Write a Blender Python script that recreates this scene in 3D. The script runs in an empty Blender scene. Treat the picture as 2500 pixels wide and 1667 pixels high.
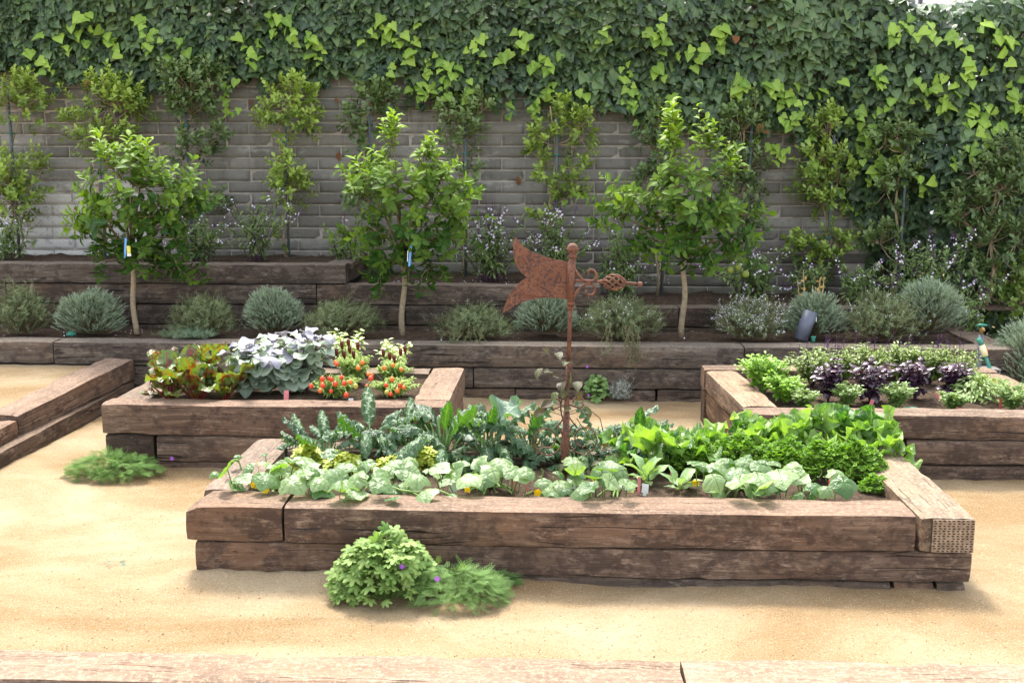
import bpy, math, random
import numpy as np
from mathutils import Vector, Matrix, noise as mnoise

# ---------------------------------------------------------------- camera, sky, sun, exposure
scene = bpy.context.scene
COL = scene.collection
cam_d = bpy.data.cameras.new('camera'); cam = bpy.data.objects.new('camera', cam_d); COL.objects.link(cam)
cam.location = (0, 0, 1.76)
cam.rotation_euler = (math.radians(90) - math.atan(434 / 2500.0), 0, math.radians(2.4))
cam_d.sensor_width = 36; cam_d.lens = 38.27; cam_d.clip_start = 0.05; cam_d.clip_end = 500
cam_d.dof.use_dof = True; cam_d.dof.focus_distance = 4.9; cam_d.dof.aperture_fstop = 14
scene.camera = cam

SUN_EL, SUN_AZ = math.radians(59), math.radians(-17)     # behind the wall, a little to the left
world = bpy.data.worlds.new('World'); scene.world = world; world.use_nodes = True
wn = world.node_tree.nodes; wl = world.node_tree.links
sky = wn.new('ShaderNodeTexSky'); sky.sky_type = 'NISHITA'; sky.sun_disc = False
sky.sun_elevation = SUN_EL; sky.sun_rotation = SUN_AZ; sky.dust_density = 2.5; sky.air_density = 1.0; sky.ozone_density = 1.0
bg = wn['Background']; bg.inputs['Strength'].default_value = 0.15
veil = wn.new('ShaderNodeHueSaturation'); veil.inputs['Saturation'].default_value = 0.35   # thin bright haze whitens the whole sky
wl.new(sky.outputs[0], veil.inputs['Color']); wl.new(veil.outputs[0], bg.inputs['Color'])
sun_d = bpy.data.lights.new('sun', 'SUN'); sun = bpy.data.objects.new('sun', sun_d); COL.objects.link(sun)
sun_d.energy = 1.5; sun_d.angle = math.radians(10.0); sun_d.color = (1.0, 0.94, 0.85)
sdir = Vector((math.sin(SUN_AZ) * math.cos(SUN_EL), math.cos(SUN_AZ) * math.cos(SUN_EL), math.sin(SUN_EL)))
sun.rotation_euler = sdir.to_track_quat('Z', 'Y').to_euler()
sun.location = sdir * 30
scene.view_settings.view_transform = 'Standard'; scene.view_settings.look = 'None'
scene.view_settings.gamma = 1.0; scene.view_settings.use_curve_mapping = False
scene.view_settings.exposure = 2.2
try:
    scene.cycles.max_bounces = 8; scene.cycles.diffuse_bounces = 4; scene.cycles.transmission_bounces = 4
    scene.cycles.glossy_bounces = 2; scene.cycles.transparent_max_bounces = 4
    scene.cycles.sample_clamp_indirect = 6.0
except Exception:
    pass

# ---------------------------------------------------------------- helpers
def tag(o, label=None, cat=None, group=None, kind=None):
    if label: o['label'] = label
    if cat: o['category'] = cat
    if group: o['group'] = group
    if kind: o['kind'] = kind
    return o

def thing(name, label, cat, loc=(0, 0, 0), rz=0.0, group=None):
    o = bpy.data.objects.new(name, None); COL.objects.link(o)
    o.empty_display_size = 0.05
    o.location = loc; o.rotation_euler = (0, 0, rz)
    return tag(o, label, cat, group)

def fast_mesh(name, V, loops, starts, totals, smooth=True, tint=None, vein=None, uv=None, mats=None, fmat=None):
    me = bpy.data.meshes.new(name)
    V = np.asarray(V, dtype=np.float32)
    me.vertices.add(len(V)); me.vertices.foreach_set('co', V.ravel())
    me.loops.add(len(loops)); me.loops.foreach_set('vertex_index', np.asarray(loops, dtype=np.int32))
    me.polygons.add(len(starts))
    me.polygons.foreach_set('loop_start', np.asarray(starts, dtype=np.int32))
    try:
        me.polygons.foreach_set('loop_total', np.asarray(totals, dtype=np.int32))
    except Exception:
        pass
    me.polygons.foreach_set('use_smooth', np.full(len(starts), bool(smooth)))
    if fmat is not None:
        me.polygons.foreach_set('material_index', np.asarray(fmat, dtype=np.int32))
    if tint is not None:
        a = me.attributes.new('tint', 'FLOAT', 'POINT'); a.data.foreach_set('value', np.asarray(tint, dtype=np.float32))
    if vein is not None:
        a = me.attributes.new('vein', 'FLOAT', 'POINT'); a.data.foreach_set('value', np.asarray(vein, dtype=np.float32))
    if uv is not None:
        a = me.attributes.new('leafuv', 'FLOAT2', 'POINT'); a.data.foreach_set('vector', np.asarray(uv, dtype=np.float32).ravel())
    me.update(calc_edges=True); me.validate()
    for m in (mats or []): me.materials.append(m)
    return me

def link(name, me, parent=None, loc=None, kind=None):
    o = bpy.data.objects.new(name, me); COL.objects.link(o)
    if parent: o.parent = parent
    if loc is not None: o.location = loc
    if kind: o['kind'] = kind
    return o

class MB:
    """collects polygons, then makes one mesh object"""
    def __init__(s): s.v = []; s.f = []; s.t = []; s.m = []
    def add(s, V, F, tint=0.5, mi=0):
        b = len(s.v); s.v += [tuple(p) for p in V]; s.t += [tint] * len(V)
        for f in F: s.f.append(tuple(b + i for i in f)); s.m.append(mi)
    def tube(s, pts, rad, n=6, tint=0.5, cap=True, mi=0, twist=0.0):
        pts = [Vector(p) for p in pts]
        if not hasattr(rad, '__len__'): rad = [rad] * len(pts)
        V = []; F = []; N = len(pts); u = None
        for i, p in enumerate(pts):
            d = (pts[min(i + 1, N - 1)] - pts[max(i - 1, 0)])
            d = d.normalized() if d.length > 1e-9 else Vector((0, 0, 1))
            if u is None:
                u = d.orthogonal().normalized()
            else:
                u = (u - d * u.dot(d)); u = u.normalized() if u.length > 1e-6 else d.orthogonal().normalized()
            w = d.cross(u)
            for k in range(n):
                a = 2 * math.pi * k / n
                V.append(p + (u * math.cos(a) + w * math.sin(a)) * rad[i])
        for i in range(N - 1):
            for k in range(n):
                F.append((i * n + k, i * n + (k + 1) % n, (i + 1) * n + (k + 1) % n, (i + 1) * n + k))
        if cap:
            F.append(tuple(range(n - 1, -1, -1))); F.append(tuple((N - 1) * n + k for k in range(n)))
        s.add(V, F, tint, mi)
    def ball(s, c, r, n=8, m=6, sc=(1, 1, 1), tint=0.5, mi=0):
        V = [(c[0], c[1], c[2] - r * sc[2])]; F = []
        for i in range(1, m):
            th = math.pi * i / m - math.pi / 2
            for k in range(n):
                a = 2 * math.pi * k / n
                V.append((c[0] + r * sc[0] * math.cos(th) * math.cos(a), c[1] + r * sc[1] * math.cos(th) * math.sin(a), c[2] + r * sc[2] * math.sin(th)))
        V.append((c[0], c[1], c[2] + r * sc[2])); T = len(V) - 1
        for k in range(n):
            F.append((0, 1 + (k + 1) % n, 1 + k)); F.append((T, 1 + (m - 2) * n + k, 1 + (m - 2) * n + (k + 1) % n))
        for i in range(m - 2):
            for k in range(n):
                F.append((1 + i * n + k, 1 + i * n + (k + 1) % n, 1 + (i + 1) * n + (k + 1) % n, 1 + (i + 1) * n + k))
        s.add(V, F, tint, mi)
    def box(s, c, d, rot=None, tint=0.5, mi=0):
        V = []
        for x in (-.5, .5):
            for y in (-.5, .5):
                for z in (-.5, .5):
                    p = Vector((x * d[0], y * d[1], z * d[2]))
                    if rot is not None: p = rot @ p
                    V.append(p + Vector(c))
        s.add(V, [(0, 1, 3, 2), (4, 6, 7, 5), (0, 4, 5, 1), (2, 3, 7, 6), (0, 2, 6, 4), (1, 5, 7, 3)], tint, mi)
    def build(s, name, mats, parent=None, smooth=True, kind=None, loc=None):
        if not isinstance(mats, (list, tuple)): mats = [mats]
        tot = [len(f) for f in s.f]; st = np.cumsum([0] + tot[:-1])
        lo = [i for f in s.f for i in f]
        me = fast_mesh(name, s.v, lo, st, tot, smooth, tint=s.t, vein=np.zeros(len(s.v)), mats=mats, fmat=s.m)
        return link(name, me, parent, loc, kind)

# ---------------------------------------------------------------- materials
def nodes(name):
    m = bpy.data.materials.new(name); m.use_nodes = True
    nt = m.node_tree
    for n in list(nt.nodes): nt.nodes.remove(n)
    out = nt.nodes.new('ShaderNodeOutputMaterial')
    return m, nt, out

class NT:
    def __init__(s, nt): s.nt = nt
    def n(s, t, **k):
        x = s.nt.nodes.new(t)
        for a, b in k.items(): setattr(x, a, b)
        return x
    def l(s, a, b): s.nt.links.new(a, b)
    def set(s, sock, v):
        if hasattr(v, 'is_output') or isinstance(v, bpy.types.NodeSocket): s.nt.links.new(v, sock)
        else: sock.default_value = v
    def noise(s, vec, scale, detail=3, rough=0.55, dist=0.0):
        x = s.n('ShaderNodeTexNoise'); s.set(x.inputs['Vector'], vec)
        x.inputs['Scale'].default_value = scale; x.inputs['Detail'].default_value = detail
        x.inputs['Roughness'].default_value = rough; x.inputs['Distortion'].default_value = dist
        return x.outputs['Fac']
    def vmul(s, vec, v):
        x = s.n('ShaderNodeVectorMath', operation='MULTIPLY'); s.set(x.inputs[0], vec); s.set(x.inputs[1], v); return x.outputs[0]
    def vadd(s, vec, v):
        x = s.n('ShaderNodeVectorMath', operation='ADD'); s.set(x.inputs[0], vec); s.set(x.inputs[1], v); return x.outputs[0]
    def m(s, op, a, b=0.0, c=0.0, clamp=False):
        x = s.n('ShaderNodeMath', operation=op); x.use_clamp = clamp
        s.set(x.inputs[0], a); s.set(x.inputs[1], b); s.set(x.inputs[2], c); return x.outputs[0]
    def ramp(s, fac, stops, interp='LINEAR'):
        x = s.n('ShaderNodeValToRGB'); r = x.color_ramp; r.interpolation = interp
        while len(r.elements) < len(stops): r.elements.new(0.5)
        for e, (p, c) in zip(r.elements, stops): e.position = p; e.color = (*c, 1) if len(c) == 3 else c
        s.set(x.inputs[0], fac); return x.outputs[0]
    def step(s, fac, a, b):
        x = s.n('ShaderNodeMapRange'); x.interpolation_type = 'SMOOTHSTEP'
        s.set(x.inputs['Value'], fac); x.inputs['From Min'].default_value = a; x.inputs['From Max'].default_value = b
        return x.outputs['Result']
    def mix(s, fac, a, b, mode='MIX'):
        x = s.n('ShaderNodeMix', data_type='RGBA', blend_type=mode)
        s.set(x.inputs[0], fac)
        for i, v in ((6, a), (7, b)):
            if isinstance(v, (tuple, list)): x.inputs[i].default_value = (*v[:3], 1)
            else: s.l(v, x.inputs[i])
        return x.outputs[2]
    def bump(s, h, strength, dist=0.01, nrm=None):
        x = s.n('ShaderNodeBump'); x.inputs['Strength'].default_value = strength; x.inputs['Distance'].default_value = dist
        s.l(h, x.inputs['Height'])
        if nrm: s.l(nrm, x.inputs['Normal'])
        return x.outputs[0]
    def pbsdf(s, col, rough=0.8, nrm=None, spec=0.3, metal=0.0):
        x = s.n('ShaderNodeBsdfPrincipled')
        if isinstance(col, (tuple, list)): x.inputs['Base Color'].default_value = (*col[:3], 1)
        else: s.l(col, x.inputs['Base Color'])
        s.set(x.inputs['Roughness'], rough); x.inputs['Specular IOR Level'].default_value = spec
        x.inputs['Metallic'].default_value = metal
        if nrm: s.l(nrm, x.inputs['Normal'])
        return x.outputs[0]

def leafmat(name, lo, hi, trans=0.32, tcol=None, rough=0.45, spec=0.45, veincol=None, veinamt=0.6, blotch=None, edgecol=None, blister=0.0):
    """leaf surface: per leaf tint between lo and hi, veins, a translucent share so that back lit leaves glow"""
    m, nt, out = nodes(name); k = NT(nt)
    at = k.n('ShaderNodeAttribute', attribute_name='tint').outputs['Fac']
    ve = k.n('ShaderNodeAttribute', attribute_name='vein').outputs['Fac']
    uv = k.n('ShaderNodeAttribute', attribute_name='leafuv').outputs['Vector']
    geo = k.n('ShaderNodeNewGeometry')
    nz = k.noise(geo.outputs['Position'], 55, 2)
    f = k.m('ADD', at, k.m('MULTIPLY', k.m('SUBTRACT', nz, 0.5), 0.45), clamp=True)
    col = k.ramp(f, [(0.0, lo), (1.0, hi)])
    if blotch:
        col = k.mix(k.step(k.noise(geo.outputs['Position'], 17, 2), 0.47, 0.66), col, blotch)
    if edgecol:
        sx = k.n('ShaderNodeSeparateXYZ'); k.l(uv, sx.inputs[0])
        col = k.mix(k.step(k.m('ABSOLUTE', sx.outputs[0]), 0.6, 1.0), col, edgecol)
    if veincol:
        sx = k.n('ShaderNodeSeparateXYZ'); k.l(uv, sx.inputs[0])
        ax = k.m('ABSOLUTE', sx.outputs[0])
        side = k.m('PINGPONG', k.m('SUBTRACT', k.m('MULTIPLY', sx.outputs[1], 6.0), k.m('MULTIPLY', ax, 1.6)), 0.5)
        sv = k.m('SUBTRACT', 1.0, k.step(side, 0.0, 0.10))
        mid = k.m('SUBTRACT', 1.0, k.step(ax, 0.0, 0.10))
        vv = k.m('MAXIMUM', k.m('MULTIPLY', sv, 0.75), mid)
        vv = k.m('MAXIMUM', k.m('MULTIPLY', vv, k.m('SUBTRACT', 1.0, k.step(ve, 0.0, 0.0001))), k.m('POWER', ve, 4.0))
        col = k.mix(k.m('MULTIPLY', vv, veinamt), col, veincol)
    hgt = k.noise(geo.outputs['Position'], 120 if not blister else 90, 2)
    nrm = k.bump(hgt, 0.25 + blister, 0.004 + 0.006 * blister)
    a = k.pbsdf(col, rough, nrm, spec)
    t = k.n('ShaderNodeBsdfTranslucent')
    tc = k.mix(1.0, col, tcol or (1.6, 1.7, 0.55), 'MULTIPLY')
    k.l(tc, t.inputs['Color'])
    mx = k.n('ShaderNodeMixShader'); mx.inputs[0].default_value = trans
    k.l(a, mx.inputs[1]); k.l(t.outputs[0], mx.inputs[2]); k.l(mx.outputs[0], out.inputs[0])
    return m

def simple(name, col, rough=0.6, spec=0.3, metal=0.0, var=0.25, scale=30, bump=0.2):
    m, nt, out = nodes(name); k = NT(nt)
    tc = k.n('ShaderNodeNewGeometry').outputs['Position']
    nz = k.noise(tc, scale, 4)
    c = k.ramp(nz, [(0.25, tuple(x * (1 - var) for x in col)), (0.75, tuple(min(1, x * (1 + var)) for x in col))])
    k.l(k.pbsdf(c, rough, k.bump(nz, bump, 0.005), spec, metal), out.inputs[0])
    return m

def wood_material():
    m, nt, out = nodes('weathered_sleeper_wood'); k = NT(nt)
    tc = k.n('ShaderNodeTexCoord').outputs['Object']
    oi = k.n('ShaderNodeObjectInfo')
    rnd = k.m('MULTIPLY', oi.outputs['Random'], 37.0)
    cmb = k.n('ShaderNodeCombineXYZ')
    for i in range(3): k.l(rnd, cmb.inputs[i])
    p = k.vadd(tc, cmb.outputs[0])
    warp = k.noise(k.vmul(p, (1.2, 3, 3)), 1.0, 2)
    wv = k.n('ShaderNodeCombineXYZ')
    k.l(k.m('MULTIPLY', warp, 0.07), wv.inputs[1]); k.l(k.m('MULTIPLY', warp, 0.07), wv.inputs[2])
    pw = k.vadd(p, wv.outputs[0])
    grain = k.noise(k.vmul(pw, (1.6, 34, 34)), 1.0, 6, 0.68)
    fine = k.noise(k.vmul(pw, (6.0, 150, 150)), 1.0, 3, 0.65)
    mott = k.noise(k.vmul(p, (15, 19, 19)), 1.0, 6, 0.75)
    blot = k.noise(k.vmul(p, (4.0, 6, 6)), 1.0, 4, 0.65)
    big = k.noise(k.vmul(p, (0.8, 2.5, 2.5)), 1.0, 3)
    col = k.ramp(grain, [(0.25, (0.050, 0.037, 0.029)), (0.45, (0.096, 0.070, 0.052)), (0.60, (0.150, 0.113, 0.085)), (0.80, (0.24, 0.19, 0.148))])
    col = k.mix(k.m('MULTIPLY', k.step(big, 0.46, 0.68), 0.55), col, (0.150, 0.085, 0.046))
    dark = k.step(k.m('ADD', k.m('MULTIPLY', blot, 0.6), k.m('MULTIPLY', mott, 0.6)), 0.55, 0.68)
    col = k.mix(k.m('MULTIPLY', dark, 0.80), col, (0.044, 0.031, 0.025))
    pale = k.m('MULTIPLY', k.step(k.noise(k.vmul(pw, (11, 42, 42)), 1.0, 8, 0.85, 0.4), 0.50, 0.62), k.step(k.noise(k.vmul(p, (7, 9, 9)), 1.0, 5, 0.7), 0.40, 0.60))
    col = k.mix(k.m('MULTIPLY', pale, 0.72), col, (0.30, 0.238, 0.186))
    col = k.mix(k.m('MULTIPLY', k.step(fine, 0.50, 0.72), 0.40), col, (0.060, 0.042, 0.033))
    # drying cracks along the grain
    cn = k.noise(k.vmul(pw, (0.35, 26, 26)), 1.0, 1, 0.4)
    ln = k.m('ABSOLUTE', k.m('SUBTRACT', cn, 0.5))
    crack = k.m('SUBTRACT', 1.0, k.step(ln, 0.004, 0.020))
    crack = k.m('MULTIPLY', crack, k.step(k.noise(k.vmul(p, (2.2, 7, 7)), 1.0, 3), 0.50, 0.60))
    col = k.mix(k.m('MULTIPLY', crack, 0.80), col, (0.018, 0.013, 0.011))
    # blown sand lodged on the upper faces
    geo = k.n('ShaderNodeNewGeometry'); sx = k.n('ShaderNodeSeparateXYZ'); k.l(geo.outputs['Normal'], sx.inputs[0])
    top = k.step(sx.outputs[2], 0.6, 0.95)
    spk = k.step(k.noise(geo.outputs['Position'], 60, 5, 0.85), 0.50, 0.60)
    bleach = k.m('MULTIPLY', top, k.m('ADD', 0.22, k.m('MULTIPLY', spk, 0.45)))
    col = k.mix(bleach, col, (0.34, 0.27, 0.205))
    col = k.mix(1.0, col, oi.outputs['Color'], 'MULTIPLY')
    h = k.m('ADD', k.m('MULTIPLY', grain, 0.7), k.m('ADD', k.m('MULTIPLY', fine, 0.3), k.m('MULTIPLY', crack, -1.2)))
    h = k.m('ADD', h, k.m('MULTIPLY', mott, 0.35))
    k.l(k.pbsdf(col, 0.82, k.bump(h, 0.85, 0.013), 0.25), out.inputs[0])
    return m

def sand_material():
    m, nt, out = nodes('decomposed_granite'); k = NT(nt)
    geo = k.n('ShaderNodeNewGeometry'); p = geo.outputs['Position']
    big = k.noise(k.vmul(p, (0.6, 1.1, 1)), 1.1, 4, 0.6, 0.5)
    mid = k.noise(k.vmul(p, (1, 1.3, 1)), 5.0, 6, 0.7)
    gr = k.noise(p, 105, 4, 0.8)
    col = k.ramp(big, [(0.38, (0.25, 0.162, 0.076)), (0.50, (0.33, 0.238, 0.132)), (0.63, (0.40, 0.312, 0.195))])
    col = k.mix(k.m('MULTIPLY', k.step(mid, 0.50, 0.72), 0.40), col, (0.26, 0.16, 0.08))
    col = k.mix(k.m('MULTIPLY', k.step(gr, 0.53, 0.66), 0.55), col, (0.18, 0.125, 0.07))
    col = k.mix(k.m('MULTIPLY', k.step(k.noise(p, 150, 3, 0.85), 0.54, 0.66), 0.6), col, (0.62, 0.52, 0.38))
    co = k.noise(p, 48, 5, 0.85)
    col = k.mix(k.m('MULTIPLY', k.step(co, 0.55, 0.68), 0.35), col, (0.17, 0.11, 0.055))
    h = k.m('ADD', k.m('MULTIPLY', k.m('ADD', gr, co), 0.9), k.m('MULTIPLY', k.noise(p, 22, 6, 0.78), 1.8))
    k.l(k.pbsdf(col, 0.92, k.bump(h, 0.75, 0.011), 0.12), out.inputs[0])
    return m

def soil_material():
    m, nt, out = nodes('garden_soil'); k = NT(nt)
    p = k.n('ShaderNodeNewGeometry').outputs['Position']
    a = k.noise(p, 28, 6, 0.75); b = k.noise(p, 110, 3, 0.75)
    col = k.ramp(a, [(0.3, (0.030, 0.020, 0.014)), (0.55, (0.085, 0.057, 0.038)), (0.75, (0.17, 0.12, 0.08))])
    col = k.mix(k.m('MULTIPLY', k.step(b, 0.60, 0.70), 0.7), col, (0.26, 0.20, 0.145))
    k.l(k.pbsdf(col, 0.95, k.bump(k.m('ADD', a, k.m('MULTIPLY', b, 0.5)), 0.9, 0.02), 0.15), out.inputs[0])
    return m

def block_material():
    m, nt, out = nodes('grey_slump_block'); k = NT(nt)
    geo = k.n('ShaderNodeNewGeometry'); p = geo.outputs['Position']
    oi = k.n('ShaderNodeObjectInfo')
    n1 = k.noise(p, 3.2, 5, 0.65); n2 = k.noise(p, 26, 5, 0.7); n3 = k.noise(p, 160, 2, 0.7)
    col = k.ramp(k.m('ADD', k.m('MULTIPLY', oi.outputs['Random'], 0.45), k.m('MULTIPLY', n1, 0.6)),
                 [(0.2, (0.145, 0.137, 0.120)), (0.5, (0.20, 0.190, 0.168)), (0.8, (0.265, 0.252, 0.226))])
    col = k.mix(k.m('MULTIPLY', k.step(n2, 0.5, 0.75), 0.5), col, (0.115, 0.107, 0.093))
    col = k.mix(k.m('MULTIPLY', k.step(n3, 0.55, 0.7), 0.4), col, (0.28, 0.27, 0.25))
    strk = k.m('MULTIPLY', k.step(k.noise(k.vmul(p, (5.0, 1, 0.7)), 1.0, 5, 0.7), 0.50, 0.68), 0.45)
    col = k.mix(strk, col, (0.095, 0.087, 0.070))                  # rain streaks
    eff = k.m('MULTIPLY', k.step(k.noise(k.vmul(p, (1.6, 1, 4.0)), 1.7, 6, 0.72), 0.54, 0.68), 0.65)
    col = k.mix(eff, col, (0.42, 0.41, 0.385))                       # lime bloom
    sx = k.n('ShaderNodeSeparateXYZ'); k.l(p, sx.inputs[0])
    edge = k.m('MULTIPLY', k.m('SUBTRACT', n1, 0.5), 0.5)
    wx = k.step(k.m('ADD', k.m('MULTIPLY', sx.outputs[0], -1.0), edge), 3.55, 3.75)
    wz = k.m('SUBTRACT', 1.0, k.step(k.m('ADD', sx.outputs[2], edge), 1.38, 1.52))
    white = k.m('MULTIPLY', k.m('MULTIPLY', wx, wz), k.m('SUBTRACT', 1.0, k.m('MULTIPLY', k.step(n2, 0.52, 0.66), 0.7)))
    col = k.mix(k.m('MULTIPLY', white, 0.9), col, (0.52, 0.505, 0.475))   # old whitewash on the lower corner
    damp = k.m('MULTIPLY', k.m('SUBTRACT', 1.0, k.step(k.m('ADD', sx.outputs[2], k.m('MULTIPLY', n1, 0.5)), 1.05, 1.35)), k.step(sx.outputs[0], -3.3, -2.6))
    col = k.mix(k.m('MULTIPLY', damp, 0.6), col, (0.075, 0.066, 0.046))
    k.l(k.pbsdf(col, 0.9, k.bump(k.m('ADD', n2, k.m('MULTIPLY', n3, 0.5)), 0.5, 0.008), 0.2), out.inputs[0])
    return m

def rust_material():
    m, nt, out = nodes('rusted_iron'); k = NT(nt)
    p = k.n('ShaderNodeNewGeometry').outputs['Position']
    a = k.noise(p, 22, 3, 0.6); b = k.noise(p, 85, 3, 0.65); c = k.noise(p, 9, 3)
    col = k.ramp(a, [(0.3, (0.115, 0.045, 0.027)), (0.7, (0.185, 0.078, 0.043))])
    col = k.mix(k.m('MULTIPLY', k.step(k.m('ADD', b, k.m('MULTIPLY', k.m('SUBTRACT', c, 0.5), 0.35)), 0.52, 0.60), 0.85), col, (0.048, 0.028, 0.026))
    k.l(k.pbsdf(col, 0.75, k.bump(b, 0.4, 0.003), 0.3), out.inputs[0])
    return m

M = {}
M['wood'] = wood_material(); M['sand'] = sand_material(); M['soil'] = soil_material(); M['block'] = block_material()
M['mortar'] = simple('pale_mortar', (0.33, 0.30, 0.255), 0.9, 0.2, var=0.4, scale=9)
M['rust'] = rust_material()
M['plate'] = simple('galvanised_nail_plate', (0.27, 0.20, 0.14), 0.6, 0.4, 0.35, var=0.45, scale=35)
M['slot'] = simple('dark_slot', (0.03, 0.017, 0.010), 0.8, var=0.2)
M['bark'] = simple('pale_young_bark', (0.30, 0.235, 0.15), 0.8, var=0.35, scale=40, bump=0.5)
M['twig'] = simple('green_brown_twig', (0.15, 0.12, 0.06), 0.7, var=0.3)
M['gstem'] = simple('green_stem', (0.17, 0.26, 0.07), 0.5, var=0.25)
M['kstem'] = simple('pale_kale_stalk', (0.20, 0.30, 0.11), 0.5, var=0.2)
M['rstem'] = simple('beet_red_stem', (0.17, 0.012, 0.016), 0.35, 0.5, var=0.3)
M['pstem'] = simple('purple_stem', (0.06, 0.025, 0.05), 0.5, var=0.3)
M['dstem'] = simple('dark_vine_stem', (0.07, 0.05, 0.035), 0.8, var=0.4)
M['tie'] = simple('green_garden_tie', (0.02, 0.15, 0.13), 0.5)
M['stake'] = simple('blue_grey_stake', (0.085, 0.105, 0.11), 0.6)
M['white'] = simple('white_plastic', (0.80, 0.80, 0.78), 0.4, var=0.03)
M['pink'] = simple('faded_pink_plastic', (0.62, 0.20, 0.20), 0.5, var=0.12)
M['redtag'] = simple('red_plastic', (0.55, 0.09, 0.06), 0.5, var=0.12)
M['tagblue'] = simple('blue_plastic', (0.14, 0.36, 0.75), 0.4, var=0.08)
M['tagyellow'] = simple('yellow_plastic', (0.62, 0.58, 0.10), 0.5, var=0.08)
M['tube'] = simple('slate_plastic_tube', (0.095, 0.105, 0.14), 0.45, 0.5, var=0.15)
M['hose'] = simple('green_hose_rubber', (0.03, 0.22, 0.15), 0.4, 0.5, var=0.15)
M['cream'] = simple('cream_plastic', (0.75, 0.68, 0.42), 0.4, var=0.06)
M['brass'] = simple('dull_brass', (0.35, 0.22, 0.08), 0.45, 0.5, 0.6)
M['tomato'] = simple('ripe_tomato', (0.62, 0.055, 0.012), 0.22, 0.5, var=0.2, scale=60, bump=0.02)
M['tomato_o'] = simple('turning_tomato', (0.66, 0.17, 0.02), 0.22, 0.5, var=0.2, scale=60, bump=0.02)
M['tomato_g'] = simple('unripe_tomato', (0.42, 0.40, 0.08), 0.25, 0.5, var=0.2, scale=60, bump=0.02)
M['pepper'] = simple('dark_red_pepper', (0.10, 0.008, 0.008), 0.2, 0.5, var=0.3, bump=0.02)
M['lime'] = simple('green_citrus_fruit', (0.20, 0.26, 0.05), 0.4, var=0.2, scale=80)
M['yflower'] = leafmat('yellow_petal', (0.72, 0.45, 0.01), (0.85, 0.60, 0.03), 0.3, (1.2, 1.1, 0.4), 0.5, 0.2)
M['wflower'] = leafmat('white_petal', (0.70, 0.64, 0.78), (0.86, 0.84, 0.90), 0.3, (1, 1, 1), 0.6, 0.2)
M['pflower'] = leafmat('purple_calyx', (0.09, 0.03, 0.13), (0.20, 0.08, 0.24), 0.2, (1, 1, 1), 0.7, 0.2)
M['mflower'] = leafmat('violet_petal', (0.35, 0.10, 0.55), (0.48, 0.16, 0.66), 0.3, (1, 1, 1), 0.6, 0.2)
M['deadleaf'] = leafmat('dead_brown_leaf', (0.12, 0.05, 0.02), (0.27, 0.12, 0.05), 0.15, (1, 1, 1), 0.8, 0.2)
# leaves
M['ivy'] = leafmat('ivy_leaf', (0.018, 0.042, 0.022), (0.115, 0.188, 0.064), 0.14, (1.3, 1.7, 0.5), 0.48, 0.45, (0.15, 0.22, 0.11), 0.35)
M['ivy_new'] = leafmat('young_ivy_leaf', (0.13, 0.26, 0.030), (0.34, 0.50, 0.075), 0.32, (1.2, 1.3, 0.5), 0.5, 0.35, (0.40, 0.52, 0.16), 0.4)
M['shrub'] = leafmat('trained_shrub_leaf', (0.058, 0.115, 0.020), (0.33, 0.44, 0.072), 0.30, None, 0.42, 0.5)
M['shrub_dk'] = leafmat('dark_shrub_leaf', (0.040, 0.082, 0.028), (0.15, 0.22, 0.065), 0.20, None, 0.42, 0.45)
M['citrus'] = leafmat('citrus_leaf', (0.026, 0.080, 0.016), (0.22, 0.335, 0.034), 0.28, None, 0.55, 0.25, (0.16, 0.28, 0.05), 0.35)
M['lav'] = leafmat('lavender_foliage', (0.17, 0.24, 0.155), (0.36, 0.43, 0.30), 0.15, (1.2, 1.3, 0.9), 0.8, 0.15)
M['rose'] = leafmat('rosemary_foliage', (0.075, 0.120, 0.045), (0.27, 0.325, 0.15), 0.15, (1.3, 1.4, 0.7), 0.55, 0.4)
M['salvia'] = leafmat('salvia_leaf', (0.075, 0.125, 0.042), (0.24, 0.32, 0.11), 0.28, None, 0.6, 0.3)
M['kale'] = leafmat('dinosaur_kale_leaf', (0.026, 0.072, 0.028), (0.085, 0.165, 0.065), 0.24, (1.8, 2.3, 0.3), 0.33, 0.6, (0.20, 0.30, 0.13), 0.6, blister=1.0)
M['collard_dk'] = leafmat('blue_green_collard', (0.06, 0.12, 0.075), (0.13, 0.21, 0.14), 0.26, (1.5, 2.0, 0.35), 0.40, 0.5, (0.32, 0.42, 0.28), 0.6, blister=0.5)
M['collard'] = leafmat('cabbage_leaf', (0.055, 0.15, 0.030), (0.30, 0.44, 0.10), 0.32, (1.5, 1.7, 0.35), 0.40, 0.45, (0.36, 0.48, 0.20), 0.7, blister=0.35)
M['cuke'] = leafmat('cucumber_leaf', (0.07, 0.155, 0.035), (0.30, 0.40, 0.18), 0.36, (1.5, 1.8, 0.3), 0.33, 0.6, (0.075, 0.165, 0.045), 0.9, blister=0.5)
M['parsley'] = leafmat('curly_parsley', (0.065, 0.18, 0.015), (0.24, 0.40, 0.04), 0.32, (1.3, 1.5, 0.4), 0.5, 0.4)
M['celery'] = leafmat('yellow_green_herb', (0.26, 0.33, 0.03), (0.50, 0.55, 0.08), 0.3, (1.2, 1.2, 0.4), 0.5, 0.4)
M['chard'] = leafmat('beet_leaf', (0.045, 0.115, 0.028), (0.17, 0.27, 0.06), 0.32, (1.5, 1.45, 0.3), 0.26, 0.65, (0.30, 0.02, 0.015), 0.9, blotch=(0.10, 0.035, 0.018), blister=0.5)
M['egg'] = leafmat('aubergine_leaf', (0.17, 0.24, 0.155), (0.36, 0.42, 0.32), 0.22, (1.2, 1.4, 0.7), 0.45, 0.45, (0.35, 0.38, 0.36), 0.5)
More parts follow.
